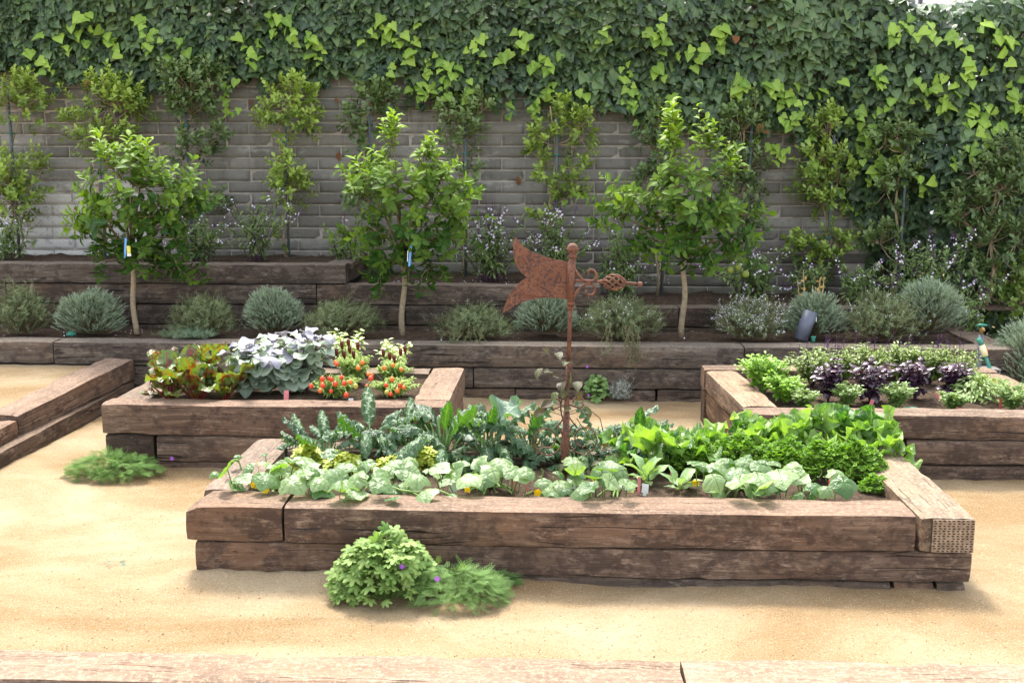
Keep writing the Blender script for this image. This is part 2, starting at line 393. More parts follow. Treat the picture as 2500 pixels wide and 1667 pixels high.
M['egg_p'] = leafmat('young_aubergine_leaf', (0.16, 0.165, 0.19), (0.33, 0.33, 0.385), 0.20, (1.0, 1.0, 0.9), 0.42, 0.5, (0.20, 0.14, 0.30), 0.5)
M['pepleaf'] = leafmat('variegated_pepper_leaf', (0.17, 0.30, 0.05), (0.52, 0.58, 0.28), 0.28, None, 0.35, 0.5, blotch=(0.60, 0.62, 0.36))
M['tomleaf'] = leafmat('tomato_foliage', (0.15, 0.24, 0.045), (0.33, 0.43, 0.11), 0.28, None, 0.55, 0.3)
M['oregano'] = leafmat('bright_basil_leaf', (0.11, 0.27, 0.020), (0.33, 0.52, 0.065), 0.30, (1.3, 1.4, 0.4), 0.42, 0.45)
M['thai'] = leafmat('thai_basil_leaf', (0.085, 0.15, 0.028), (0.25, 0.34, 0.07), 0.26, (1.3, 1.4, 0.5), 0.35, 0.5)
M['pbasil'] = leafmat('purple_basil_leaf', (0.020, 0.010, 0.018), (0.065, 0.030, 0.055), 0.12, (3.0, 0.6, 1.0), 0.27, 0.75)
M['sbasil'] = leafmat('small_basil_leaf', (0.08, 0.155, 0.033), (0.24, 0.34, 0.10), 0.25, None, 0.4, 0.45)
M['geran'] = leafmat('geranium_leaf', (0.095, 0.195, 0.035), (0.31, 0.42, 0.12), 0.28, (1.2, 1.4, 0.5), 0.6, 0.3, (0.42, 0.54, 0.24), 0.35)
M['feather'] = leafmat('feathery_foliage', (0.07, 0.16, 0.035), (0.25, 0.38, 0.13), 0.22, None, 0.7, 0.2)
M['feather_dk'] = leafmat('mossy_foliage', (0.06, 0.145, 0.03), (0.22, 0.35, 0.09), 0.22, None, 0.7, 0.2)
M['vine'] = leafmat('bronze_vine_leaf', (0.055, 0.028, 0.024), (0.10, 0.125, 0.045), 0.28, (1.8, 1.4, 0.5), 0.55, 0.3, (0.20, 0.22, 0.11), 0.4)
M['sage'] = leafmat('sage_leaf', (0.17, 0.28, 0.115), (0.32, 0.45, 0.20), 0.25, None, 0.5, 0.4, (0.42, 0.52, 0.30), 0.5, blister=0.3)
M['greyshrub'] = leafmat('silver_foliage', (0.33, 0.36, 0.30), (0.52, 0.54, 0.47), 0.12, (1, 1, 1), 0.85, 0.1)
M['trail'] = leafmat('trailing_grey_foliage', (0.12, 0.18, 0.115), (0.24, 0.32, 0.20), 0.18, None, 0.7, 0.2)

# ---------------------------------------------------------------- leaf templates (base at origin, length along +Y, face +Z)
class Tpl:
    def __init__(s, V, F, vein=None, uv=None):
        s.V = np.array(V, dtype=np.float64); s.F = [tuple(f) for f in F]
        s.vein = np.zeros(len(V)) if vein is None else np.array(vein, dtype=np.float64)
        if uv is None:
            w = max(1e-6, np.abs(s.V[:, 0]).max()); L = max(1e-6, np.ptp(s.V[:, 1]))
            uv = np.stack([s.V[:, 0] / w, (s.V[:, 1] - s.V[:, 1].min()) / L], 1)
        s.uv = np.array(uv)
        s.loops = np.array([i for f in s.F for i in f], dtype=np.int64)
        s.tot = np.array([len(f) for f in s.F], dtype=np.int64)

def blade(wf, nx=4, ny=6, fold=0.25, curl=0.3, wave=0.0, wfreq=3.0, blister=0.0, seed=0, cup=0.0, petiole=0.0, pw=0.03):
    """a leaf as a grid: wf(t) half width along t, V fold at the midrib, drooping curl, ruffled margin, blisters"""
    r = random.Random(seed); ph = r.uniform(0, 6.28); V = []; F = []; uv = []
    off = r.uniform(0, 50)
    for j in range(ny + 1):
        t = j / ny; w = wf(t)
        for i in range(nx + 1):
            u = 2.0 * i / nx - 1
            x = u * w
            z = abs(u) * w * fold + cup * w * u * u
            z += wave * w * abs(u) ** 2 * math.sin(wfreq * 6.28 * t + ph + (1.7 if u > 0 else 0))
            if blister: z += blister * mnoise.noise(Vector((x * 22 + off, t * 22, off)))
            V.append([x, t * math.cos(0.0), z]); uv.append((u, t))
    # bend along the length
    out = []
    for (x, y, z) in V:
        a = curl * y * 1.2
        if abs(curl) > 1e-4:
            R = 1 / (curl * 1.2); yy = R * math.sin(a) + z * math.sin(a); zz = -R * (1 - math.cos(a)) + z * math.cos(a)
        else: yy, zz = y, z
        out.append([x, yy, zz])
    for j in range(ny):
        for i in range(nx):
            a = j * (nx + 1) + i; F.append((a, a + 1, a + nx + 2, a + nx + 1))
    if petiole > 0:
        out = [[x, y + petiole, z] for x, y, z in out]
        b = len(out); out += [[-pw, 0, 0], [pw, 0, 0], [pw, petiole, 0.0], [-pw, petiole, 0.0], [0, 0, -pw * 1.6], [0, petiole, -pw * 1.6]]
        uv += [(0, 0)] * 6
        F += [(b, b + 1, b + 2, b + 3), (b + 1, b + 4, b + 5, b + 2), (b + 4, b, b + 3, b + 5)]
    return Tpl(out, F, None, uv)

def palmate(lobes, depth, rad, droop=0.25, notch=0.5, seed=0, wide=.45, vz=0.05, span_deg=312, tooth=0.0):
    """a lobed leaf: a vein ray to each lobe, rounded lobe ends, bays between; the petiole joins at the origin"""
    r = random.Random(seed); span = math.radians(span_deg); n = lobes; V = [[0, 0, 0]]; vein = [1.0]; F = []; ring = []
    st = span / (n - 1)
    for i in range(n):
        a = -span / 2 + st * i; c = 1 - 0.36 * (abs(a) / (span / 2)) ** 1.4; R = rad * c * r.uniform(0.93, 1.07)
        ring.append((a - st * wide * .55, R * (.95 - tooth), 0.0)); ring.append((a, R * 1.03, 1.0)); ring.append((a + st * wide * .55, R * (.95 - tooth), 0.0))
        if i < n - 1: ring.append((a + st / 2, rad * (1 - 0.36 * (abs(a + st / 2) / (span / 2)) ** 1.4) * (1 - depth) * r.uniform(.94, 1.06), 0.0))
    fr = (0.36, 0.70, 1.0); m = len(ring)
    for f in fr:
        for a, R, v in ring:
            sag = -droop * R * f * f; puff = 0.0 if v else vz * rad * math.sin(math.pi * min(1, f * .85)) 
            w = r.uniform(-.055, .055) * rad * f * f
            V.append([math.sin(a) * R * f, math.cos(a) * R * f, sag + puff + w]); vein.append(v * (1.0, .95, .8)[fr.index(f)])
    for i in range(m - 1):
        F.append((0, 2 + i, 1 + i))
        for q in range(2):
            b = 1 + q * m + i; F.append((b, b + 1, b + m + 1, b + m))
    return Tpl(V, F, vein)

def oval(t, a=0.5, p=1.0): return a * (math.sin(math.pi * min(1, max(0, t)) ** p)) ** 0.8 + 0.004

IVY = []
for sd in range(3):
    rr = random.Random(sd + 5); j = lambda: rr.uniform(-0.05, 0.05)
    pts = [(0, .0), (.20, .14), (.50 + j(), -.06 + j()), (.37 + j(), -.30), (.29 + j(), -.52), (0, -.98)]
    lob = 1.0 if sd != 1 else 0.86
    V = [[0, 0, 0], [0, -.32, -.02], [0, -.62, -.02], [0, -.98, -.10 + j()]]; ve = [1, 1, 1, .8]
    for sgn in (1, -1):
        V += [[sgn * pts[1][0], pts[1][1], .03], [sgn * pts[2][0] * lob, pts[2][1], -.06 + j()], [sgn * pts[3][0], pts[3][1], .04], [sgn * pts[4][0], pts[4][1], .0]]; ve += [0, .8, 0, 0]
    F = [(0, 4, 1), (4, 5, 1), (5, 6, 1), (6, 7, 2, 1), (7, 3, 2), (8, 0, 1), (9, 8, 1), (10, 9, 1), (11, 10, 1, 2), (3, 11, 2)]
    V = [[x, -y, z] for x, y, z in V]; F = [tuple(reversed(f)) for f in F]
    IVY.append(Tpl(V, F, ve))
for sd in range(2):                                          # rounder, heart shaped leaves of the older wood
    rr = random.Random(sd + 50); q_ = [(0, 0), (.24, .16), (.46, .05), (.45, -.22), (.28, -.52), (0, -.86)]
    V = [[0, 0, 0], [0, -.30, -.03], [0, -.58, -.03], [0, -.86, -.14]]; ve = [1, 1, 1, .8]
    for sgn in (1, -1):
        V += [[sgn * a + rr.uniform(-.03, .03), b_, rr.uniform(-.03, .05)] for a, b_ in q_[1:5]]; ve += [0, .5, 0, 0]
    F = [(0, 4, 1), (4, 5, 1), (5, 6, 1), (6, 7, 2, 1), (7, 3, 2), (8, 0, 1), (9, 8, 1), (10, 9, 1), (11, 10, 1, 2), (3, 11, 2)]
    IVY.append(Tpl([[x, -y, z] for x, y, z in V], [tuple(reversed(f)) for f in F], ve))
OVAL = [blade(lambda t: oval(t, .27), 2, 3, .35, c, seed=i) for i, c in enumerate((.2, .6, -.2))]
CITRUS = [blade(lambda t: oval(t, .24, .9), 2, 4, .45, c, seed=i) for i, c in enumerate((.3, .9, -.1))]
LANCE = [blade(lambda t: oval(t, .15, .8), 2, 3, .4, c, seed=i) for i, c in enumerate((.4, 1.0))]
TINYO = [blade(lambda t: oval(t, .32), 2, 2, .3, c, seed=i) for i, c in enumerate((.3, .8))]
NEEDLE = [Tpl([[-.07, 0, 0], [.07, 0, 0], [.05, .6, .03], [0, 1, 0], [-.05, .6, .03]], [(0, 1, 2, 3, 4)])]
PETAL = [blade(lambda t: oval(t, .45), 2, 2, .2, .5, seed=1)]
KALE = [blade(lambda t: (.014 if t < .34 else .014 + .082 * math.sin(math.pi * ((t - .34) / .68)) ** .5), 8, 24, .10, c, .65, 8, .060, s_, cup=-.9) for s_, c in ((1, 1.1), (2, 1.8), (3, .6), (4, 1.4), (5, 2.2))]
COLLARD = [blade(lambda t: (.022 if t < .30 else .022 + .33 * math.sin(math.pi * ((t - .30) / .72) ** .9) ** .6), 10, 14, .10, c, .55, 3.1, .045, s_, cup=.30) for s_, c in ((1, .5), (2, .9), (3, .2), (4, -.3), (5, 1.3))]
CHARD = [blade(lambda t: (.03 if t < .42 else .03 + .20 * math.sin(math.pi * ((t - .42) / .60) ** .8) ** .6), 8, 14, .15, c, .55, 3.0, .05, s_) for s_, c in ((1, .4), (2, 1.0), (3, .7), (4, .1))]
EGG = [blade(lambda t: (.012 if t < .2 else .012 + .29 * math.sin(math.pi * ((t - .2) / .82) ** .85) ** .75), 6, 8, .20, c, .28, 1.7, .01, s_) for s_, c in ((1, .6), (2, 1.1), (3, .2))]
CUKE = [palmate(5, .20, 1.0, d, .5, s_, wide=.46, vz=.11, tooth=.07) for s_, d in ((1, .22), (2, .45), (3, .05), (4, .65), (5, -.15), (6, .3))]
GERAN = [palmate(7, .48, 1.0, d, .5, s_, wide=.50, vz=.09, tooth=.09) for s_, d in ((1, .25), (2, .05), (3, .45))]
PBASIL = [blade(lambda t: oval(t, .33, .9), 4, 5, .35, c, .15, 2, 0, s_, cup=-.5) for s_, c in ((1, .5), (2, 1.0), (3, .1))]
SAGE = [blade(lambda t: oval(t, .24, .8), 4, 6, .3, c, .2, 2, .02, s_) for s_, c in ((1, .5), (2, 1.0))]
VINE = [blade(lambda t: oval(t, .34, .75), 4, 5, .3, c, .15, 1.5, 0, s_) for s_, c in ((1, .5), (2, 1.0))]
_f = []; _V = []
for i in range(6):                                          # a feather of thread fine leaflets
    y = .18 + i * .14; l = .42 * (1 - .10 * i)
    for sg in (1, -1):
        b = len(_V); _V += [[0, y - .02, 0], [sg * l, y + .26, .06], [0, y + .035, 0]]; _f.append((b, b + 1, b + 2) if sg > 0 else (b + 2, b + 1, b))
        b = len(_V); _V += [[sg * l * .5, y + .11, .03], [sg * l * .55, y + .33, .0], [sg * l * .62, y + .14, .03]]; _f.append((b, b + 1, b + 2))
b = len(_V); _V += [[-.014, 0, 0], [.014, 0, 0], [0, 1.15, 0]]; _f.append((b, b + 1, b + 2))
FEATHER = [Tpl(_V, _f)]

def basis(d, n):
    d = d / (np.linalg.norm(d, axis=1, keepdims=True) + 1e-9)
    n = n - d * (n * d).sum(1, keepdims=True)
    ln = np.linalg.norm(n, axis=1, keepdims=True)
    alt = np.cross(d, np.array([[0.31, 0.77, 0.55]])); n = np.where(ln < 1e-4, alt, n)
    n = n / (np.linalg.norm(n, axis=1, keepdims=True) + 1e-9)
    x = np.cross(d, n)
    return np.stack([x, d, n], axis=2)                       # columns

class Leaves:
    """a list of leaf placements that becomes single leaf objects and/or one joined foliage mesh"""
    def __init__(s, tpls): s.tpls = tpls; s.p = []; s.d = []; s.n = []; s.s = []; s.k = []; s.t = []
    def add(s, p, d, n, size, tint=0.5, k=None, rng=random):
        s.p.append(tuple(p)); s.d.append(tuple(d)); s.n.append(tuple(n)); s.s.append(size); s.t.append(tint)
        s.k.append(rng.randrange(len(s.tpls)) if k is None else k)
    def joined(s, name, mat, parent=None, idx=None, kind='stuff', jitter=0.12):
        idx = np.arange(len(s.p)) if idx is None else np.array(idx, dtype=int)
        if not len(idx): return None
        P = np.array(s.p)[idx]; B = basis(np.array(s.d)[idx], np.array(s.n)[idx]); S = np.array(s.s)[idx]; K = np.array(s.k)[idx]; T = np.array(s.t)[idx]
        VV = []; LL = []; TT = []; tint = []; vein = []; uv = []; base = 0
        for k, tp in enumerate(s.tpls):
            q = np.where(K == k)[0]
            if not len(q): continue
            nv = len(tp.V)
            W = np.einsum('nij,vj->nvi', B[q], tp.V) * S[q][:, None, None] + P[q][:, None, :]
            VV.append(W.reshape(-1, 3))
            LL.append((tp.loops[None, :] + (np.arange(len(q)) * nv)[:, None] + base).ravel())
            TT.append(np.tile(tp.tot, len(q))); tint.append(np.repeat(T[q], nv)); vein.append(np.tile(tp.vein, len(q)))
            uv.append(np.tile(tp.uv, (len(q), 1))); base += nv * len(q)
        tot = np.concatenate(TT); st = np.concatenate([[0], np.cumsum(tot)[:-1]])
        me = fast_mesh(name, np.concatenate(VV), np.concatenate(LL), st, tot, True, np.concatenate(tint), np.concatenate(vein), np.concatenate(uv), [mat])
        return link(name, me, parent, kind=kind)
    _cache = {}
    def singles(s, name, mat, parent, idx):
        """one object per leaf; alike leaves share mesh data"""
        out = []
        if not len(idx): return out
        B = basis(np.array(s.d), np.array(s.n))
        for i in idx:
            tq = round(s.t[i] * 4) / 4; key = (id(s.tpls), s.k[i], tq, mat.name)
            me = Leaves._cache.get(key)
            if me is None:
                tp = s.tpls[s.k[i]]; nv = len(tp.V)
                me = fast_mesh(name, tp.V, tp.loops, np.concatenate([[0], np.cumsum(tp.tot)[:-1]]), tp.tot, True, np.full(nv, tq), tp.vein, tp.uv, [mat])
                Leaves._cache[key] = me
            o = bpy.data.objects.new(name, me); COL.objects.link(o); o.parent = parent
            b = B[i] * s.s[i]
            o.matrix_basis = Matrix(((b[0, 0], b[0, 1], b[0, 2], s.p[i][0]), (b[1, 0], b[1, 1], b[1, 2], s.p[i][1]), (b[2, 0], b[2, 1], b[2, 2], s.p[i][2]), (0, 0, 0, 1)))
            out.append(o)
        return out
    def emit(s, mat, parent, n_single, name='leaf', rest='foliage'):
        """the n leaves that show largest (big and towards the viewer's side) singly, the others joined"""
        order = sorted(range(len(s.p)), key=lambda i: -(s.s[i] * (1.0 - 0.6 * s.p[i][1])))
        a = order[:n_single]; b = order[n_single:]
        s.singles(name, mat, parent, a)
        if b: s.joined(rest, mat, parent, b)

def rdir(r, up=0.0):
    while True:
        v = Vector((r.uniform(-1, 1), r.uniform(-1, 1), r.uniform(-1, 1)))
        if 0.05 < v.length < 1: break
    v.normalize(); v.z += up
    return v.normalized()

def rperp(v, r):
    q = Vector(v).cross(rdir(r)); return q.normalized() if q.length > 1e-4 else Vector((1, 0, 0))

# ---------------------------------------------------------------- timbers
def timber(parent, a, b, w, h, seed, tone=(1, 1, 1), rough=1.0, name='timber', round_left=0.0, step=0.045):
    """an old sleeper from a to b (centres of its end faces), w across, h high: worn arrises, uneven faces, chipped ends"""
    r = random.Random(seed); a = Vector(a); b = Vector(b); L = (b - a).length; off = Vector((seed * 3.7, seed * 1.3, seed * 0.7))
    nx = max(6, int(L / step)); ring = []
    m = 5                                                    # points per side
    for side in range(4):
        for q in range(m):
            t = q / m * 2 - 1
            ring.append([(t, -1), (1, t), (-t, 1), (-1, -t)][side])
    n = len(ring); V = []; F = []; rad = 0.010 + 0.012 * r.random()
    for i in range(nx + 1):
        u = i / nx; x = -L / 2 + L * u
        wob = 0.006 * rough * mnoise.noise(Vector((x * 1.3, 3, 9)) + off); wobz = 0.006 * rough * mnoise.noise(Vector((x * 1.1, 7, 2)) + off)
        for (cy, cz) in ring:
            y = cy * w / 2; z = cz * h / 2
            dy = max(0, abs(y) - (w / 2 - rad)); dz = max(0, abs(z) - (h / 2 - rad))
            if dy > 0 and dz > 0:
                k = (1 - 0.29)
                y = math.copysign(w / 2 - rad + rad * k, y); z = math.copysign(h / 2 - rad + rad * k, z)
            p = Vector((x, y, z)) + off
            d = 0.0045 * rough * mnoise.noise(p * 9) + 0.004 * rough * mnoise.noise(Vector((x * 2.2, y * 14, z * 14)) + off)
            if abs(cy) > .9 and abs(cz) > .9:
                ch = mnoise.noise(Vector((x * 5, cy * 3, cz * 3)) + off); d -= 0.016 * rough * max(0, ch - 0.15)
            nrm = Vector((0, cy if abs(cy) >= abs(cz) else 0, cz if abs(cz) >= abs(cy) else 0)).normalized()
            q = Vector((x, y + wob, z + wobz)) + nrm * d
            if i in (0, nx):
                q.y *= 0.965; q.z *= 0.965
                q.x += 0.004 * mnoise.noise(p * 14)
            V.append(q)
    if round_left:
        for q in V:                                          # one end rounded off like the butt of a log
            e = (q.x + L / 2)
            if e < round_left:
                f = math.sqrt(max(0.0, 1 - (1 - e / round_left) ** 2)); s_ = 0.66 + 0.34 * f
                q.z = -h / 2 + (q.z + h / 2) * (0.80 + 0.20 * f); q.y *= (0.92 + 0.08 * f)
    for i in range(nx):
        for k in range(n):
            F.append((i * n + k, (i + 1) * n + k, (i + 1) * n + (k + 1) % n, i * n + (k + 1) % n))
    for e in (0, nx):
        c = len(V); V.append(sum((V[e * n + k] for k in range(n)), Vector()) / n)
        V[c].x += (0.003 if e == 0 else -0.003)
        for k in range(n):
            f = (e * n + k, e * n + (k + 1) % n, c); F.append(f if e == 0 else tuple(reversed(f)))
    tot = [len(f) for f in F]
    me = fast_mesh(name, V, [i for f in F for i in f], np.cumsum([0] + tot[:-1]), tot, True, mats=[M['wood']])
    o = link(name, me, parent)
    mid = (a + b) / 2; d = (b - a).normalized()
    q = d.to_track_quat('X', 'Z')
    o.rotation_mode = 'QUATERNION'; o.rotation_quaternion = q
    o.location = mid - (parent.location if parent else Vector())
    o.color = (tone[0], tone[1], tone[2], 1)
    # soft shading only away from the arrises
    try:
        me.set_sharp_from_angle(angle=math.radians(38))
    except Exception:
        pass
    return o

def tx(parent, x0, x1, yf, w, z0, z1, seed, tone=(1, 1, 1), **k):      # along X, front face at yf
    return timber(parent, (x0 + .004, yf + w / 2, (z0 + z1) / 2), (x1 - .004, yf + w / 2, (z0 + z1) / 2), w, z1 - z0 - .003, seed, tone, **k)
def ty(parent, y0, y1, x0, x1, z0, z1, seed, tone=(1, 1, 1), dx=0.0, **k):  # along Y
    return timber(parent, ((x0 + x1) / 2, y0 + .004, (z0 + z1) / 2), ((x0 + x1) / 2 + dx, y1 - .004, (z0 + z1) / 2), x1 - x0, z1 - z0 - .003, seed, tone, **k)

def soil_sheet(parent, x0, x1, y0, y1, z, seed, name='soil', amp=0.018, step=0.035, structure=False):
    nx = max(3, int((x1 - x0) / step)); ny = max(3, int((y1 - y0) / step)); V = []; F = []
    base = parent.location if parent else Vector()
    for j in range(ny + 1):
        for i in range(nx + 1):
            x = x0 + (x1 - x0) * i / nx; y = y0 + (y1 - y0) * j / ny
            zz = z + amp * (mnoise.noise(Vector((x * 5, y * 5, seed))) + 0.6 * mnoise.noise(Vector((x * 19, y * 19, seed)))) 
            V.append((x - base.x, y - base.y, zz - base.z))
    for j in range(ny):
        for i in range(nx):
            a = j * (nx + 1) + i; F.append((a, a + 1, a + nx + 2, a + nx + 1))
    tot = [4] * len(F)
    me = fast_mesh(name, V, [i for f in F for i in f], np.arange(len(F)) * 4, tot, True, mats=[M['soil']])
    return link(name, me, parent, kind='structure' if structure else None)

# ================================================================ THE SETTING
def lerp_table(tab, x):
    if x <= tab[0][0]: return tab[0][1]
    for (a, b), (c, d) in zip(tab, tab[1:]):
        if x <= c: return b + (d - b) * (x - a) / (c - a)
    return tab[-1][1]

def ground_h(x, y):
    h = 0.010 * mnoise.noise(Vector((x * .8, y * .8, 1))) + 0.006 * mnoise.noise(Vector((x * 3, y * 3, 5))) + .005 * mnoise.noise(Vector((x * 11, y * 11, 8)))
    def near(d, amt): return amt * max(0.0, 1 - d / 0.30) ** 2 if d < .30 else 0.0
    pile = .004 + .022 * mnoise.noise(Vector((x * 2.2, y * 2.2, 11))) + .012 * mnoise.noise(Vector((x * 9, y * 9, 2)))
    if -1.6 < x < 1.75: h += near(abs(4.24 - y), pile + (.040 if x < -.75 else 0.0))
    if -2.6 < x < -.5: h += near(abs(5.86 - y), pile)
    if x > .9: h += near(abs(5.79 - y), pile)
    if x > -3.0: h += near(abs(7.66 - y), pile)
    return h

def sand_sheet():
    def axis(lo, hi, step, far):
        c = list(np.arange(lo, hi + 1e-6, step)); a = []; v = lo; s_ = step
        while v > -far: s_ *= 1.7; v -= s_; a.append(v)
        v = hi; s_ = step; e = []
        while v < far: s_ *= 1.7; v += s_; e.append(v)
        return a[::-1] + c + e
    X = axis(-5.2, 4.6, .04, 90); Y = axis(2.6, 7.75, .032, 90)
    V = [(x, y, ground_h(x, y)) for y in Y for x in X]; nx = len(X); F = []
    for j in range(len(Y) - 1):
        for i in range(nx - 1):
            a = j * nx + i; F.append((a, a + 1, a + nx + 1, a + nx))
    me = fast_mesh('sand', V, [i for f in F for i in f], np.arange(len(F)) * 4, [4] * len(F), True, mats=[M['sand']])
    return link('ground', me, kind='structure')
ground = sand_sheet()

# the raised strip of sand left of the edging timbers
def raised_sand():
    V = []; F = []; X = np.arange(-8.6, -3.24, .05); Y = np.arange(3.2, 7.70, .05); nx = len(X)
    for y in Y:
        for x in X:
            z = 0.155 + 0.06 * (y - 5.9) / 1.8 + .010 * mnoise.noise(Vector((x * 1.5, y * 1.5, 4))) + .004 * mnoise.noise(Vector((x * 12, y * 12, 8)))
            z += .02 * max(0, 1 - abs(y - 7.66) / .25)
            V.append((x, y, z))
    for j in range(len(Y) - 1):
        for i in range(nx - 1):
            a = j * nx + i; F.append((a, a + 1, a + nx + 1, a + nx))
    me = fast_mesh('sand', V, [i for f in F for i in f], np.arange(len(F)) * 4, [4] * len(F), True, mats=[M['sand']])
    return link('raised_path', me, kind='structure')
raised_sand()

# grit and crumbs lying on the sand
def grit():
    r = random.Random(3); m = MB()
    for i in range(9000):
        y = 3.5 + 3.9 * r.random() ** 1.6; x = r.uniform(-3.0, 2.6)
        if -1.55 < x < 1.7 and 4.24 < y < 5.4: continue
        if -2.57 < x < -.58 and 5.84 < y < 7.1: continue
        if x > .94 and y > 5.78: continue
        s_ = r.uniform(.0012, .0034) if r.random() < .996 else r.uniform(.004, .007)
        z = ground_h(x, y) + s_ * .3
        V = [(x + s_ * a, y + s_ * b, z + s_ * c) for a, b, c in ((1, .2, 0), (-.4, .9, .1), (-.7, -.7, 0), (.1, .1, 1.0))]
        m.add(V, [(0, 1, 3), (1, 2, 3), (2, 0, 3)], 0.5, 0 if r.random() < .6 else 1)
    m.build('gravel', [simple('tan_grit', (0.50, 0.38, 0.24), .9), simple('brown_grit', (0.17, 0.11, 0.065), .9)], kind='stuff', smooth=False)
grit()

soil_sheet(None, -8.6, 3.06, 7.86, 8.47, .375, 5, 'lower_terrace_soil', .022, .04, True)
soil_sheet(None, -8.6, -1.64, 8.62, 9.62, .855, 6, 'upper_terrace_soil', .03, .05, True)
soil_sheet(None, -1.655, .33, 8.62, 9.62, .70, 7, 'upper_terrace_soil', .03, .05, True)
soil_sheet(None, .32, 3.6, 8.62, 9.62, .54, 8, 'upper_terrace_soil', .03, .05, True)
soil_sheet(None, 3.2, 9.0, 7.0, 10.6, .03, 9, 'right_corner_soil', .03, .08, True)

# ---------------------------------------------------------------- block wall
IVY_LOW = [(p[0], p[2]) for p in [(-4.838, 9.500, 2.466), (-4.605, 9.500, 2.502), (-4.345, 9.500, 2.384), (-4.082, 9.500, 2.299), (-3.548, 9.500, 2.264), (-3.392, 9.500, 2.323), (-2.931, 9.500, 2.417), (-2.707, 9.500, 2.343), (-2.478, 9.500, 2.401), (-2.175, 9.500, 2.436), (-1.688, 9.500, 2.391), (-1.425, 9.500, 2.427), (-1.203, 9.500, 2.339), (-1.017, 9.500, 2.259), (-0.756, 9.500, 2.251), (-0.495, 9.500, 2.280), (-0.309, 9.500, 2.217), (-0.086, 9.500, 2.163), (0.248, 9.500, 2.155), (0.618, 9.500, 2.107), (0.804, 9.500, 2.059), (1.028, 9.500, 1.957), (1.359, 9.500, 1.986), (1.613, 9.500, 2.044), (1.873, 9.500, 1.957), (2.101, 9.500, 1.778), (2.289, 9.500, 1.680), (2.441, 9.500, 1.577), (2.530, 9.500, 1.282), (2.653, 9.500, 1.059), (2.855, 9.500, 0.759), (3.131, 9.500, 0.495), (3.484, 9.500, 0.230)]]
def ivy_low(x):
    if x < IVY_LOW[0][0]: return IVY_LOW[0][1]
    return lerp_table(IVY_LOW, x)
def terrace_z(x): return .855 if x < -1.65 else (.70 if x < .33 else .54)

WALL_Y = 9.6
def block_wall():
    root = thing('block_wall', 'grey slump block garden wall behind the terraces, half hidden by ivy', 'wall', (0, WALL_Y, 0))
    X0, X1 = -8.8, 2.78
    core = MB(); core.box(((X0 + X1) / 2, .1055, 1.55), (X1 - X0, .21, 3.3)); core.build('mortar', M['mortar'], root, smooth=False)
    r = random.Random(12); variants = []
    for k in range(8):
        m = MB(); L, H, D = .3945, .0915, .03
        ny_, nz_ = 8, 3; V = []; F = []
        for j in range(nz_ + 1):
            for i in range(ny_ + 1):
                u = i / ny_ * 2 - 1; w = j / nz_ * 2 - 1
                ed = max(abs(u) ** 14, abs(w) ** 6)
                V.append((u * L / 2 + .0035 * mnoise.noise(Vector((u * 3, w * 3, k * 9))), -.0055 + .005 * ed + .0028 * mnoise.noise(Vector((u * 4, w * 2, k * 5 + 3))), w * H / 2 + .003 * mnoise.noise(Vector((u * 3 + 9, w * 3, k * 7)))))
        for j in range(nz_):
            for i in range(ny_):
                a = j * (ny_ + 1) + i; F.append((a, a + 1, a + ny_ + 2, a + ny_ + 1))
        nb = len(V); edge = [i for i in range(ny_ + 1)] + [(j + 1) * (ny_ + 1) + ny_ for j in range(nz_)] + [nz_ * (ny_ + 1) + i for i in range(ny_ - 1, -1, -1)] + [j * (ny_ + 1) for j in range(nz_ - 1, 0, -1)]
        for e in edge: V.append((V[e][0], D, V[e][2]))
        for q in range(len(edge)):
            q2 = (q + 1) % len(edge); F.append((edge[q2], edge[q], nb + q, nb + q2))
        tot = [len(f) for f in F]
        variants.append(fast_mesh('block', V, [i for f in F for i in f], np.cumsum([0] + tot[:-1]), tot, True, mats=[M['block']]))
    seen = []; hid = []
    for row in range(-14, 14):
        z = 1.76 + .1016 * row; sh = 0 if row % 2 == 0 else .2015
        if z < .45: continue
        for c in range(-32, 22):
            x = -3.513 + .201 + .403 * c + sh
            if x < X0 or x > X1 - .1: continue
            vis = z > terrace_z(x) - .03 and z < ivy_low(x) + .06 and -5.35 < x < 2.72
            (seen if vis else hid).append((x, z))
    seen.sort(key=lambda p: abs(p[1] - 1.4)); hid += seen[300:]; seen = seen[:300]
    for x, z in seen:
        o = bpy.data.objects.new('block', variants[r.randrange(8)]); COL.objects.link(o); o.parent = root
        o.location = (x, r.uniform(-.002, .002), z)
    m = MB()
    for x, z in hid: m.box((x, .012, z), (.392, .036, .092))
    m.build('block_courses', M['block'], root, smooth=False, kind='stuff')
    return root
block_wall()

# ---------------------------------------------------------------- terrace walls and beds
WARM = (1.25, 1.05, .95); GREY = (.86, .86, .86); DARK = (.80, .82, .84); LITE = (1.45, 1.32, 1.2)

rw = thing('retaining_wall', 'long low retaining wall of grey sleepers at the back of the sand', 'retaining wall', (0, 7.66, 0))
for i, (a, b) in enumerate(((-8.4, -3.67), (-3.67, -1.1), (-1.1, 1.33), (1.33, 3.26))):
    tx(rw, a, b, 7.66, .22, .235, .402, 20 + i, (.98, 1.03, 1.06))
for i, (a, b) in enumerate(((-8.4, -3.1), (-3.1, -.60), (-.60, 1.55), (1.55, 3.25))):
    tx(rw, a, b, 7.668, .21, .085, .233, 30 + i, (.93, .97, 1.0))
for i, (a, b) in enumerate(((-8.4, -2.5), (-2.5, -.3), (-.3, .71), (.72, 3.24))):
    tx(rw, a, b, 7.672, .2, -.07, .082, 40 + i, (.9, .88, .86))
ty(rw, 7.885, 9.2, 3.035, 3.255, .235, .40, 47, (.95, .93, .9)); ty(rw, 7.885, 9.2, 3.04, 3.25, .07, .233, 48, (.8, .8, .8))

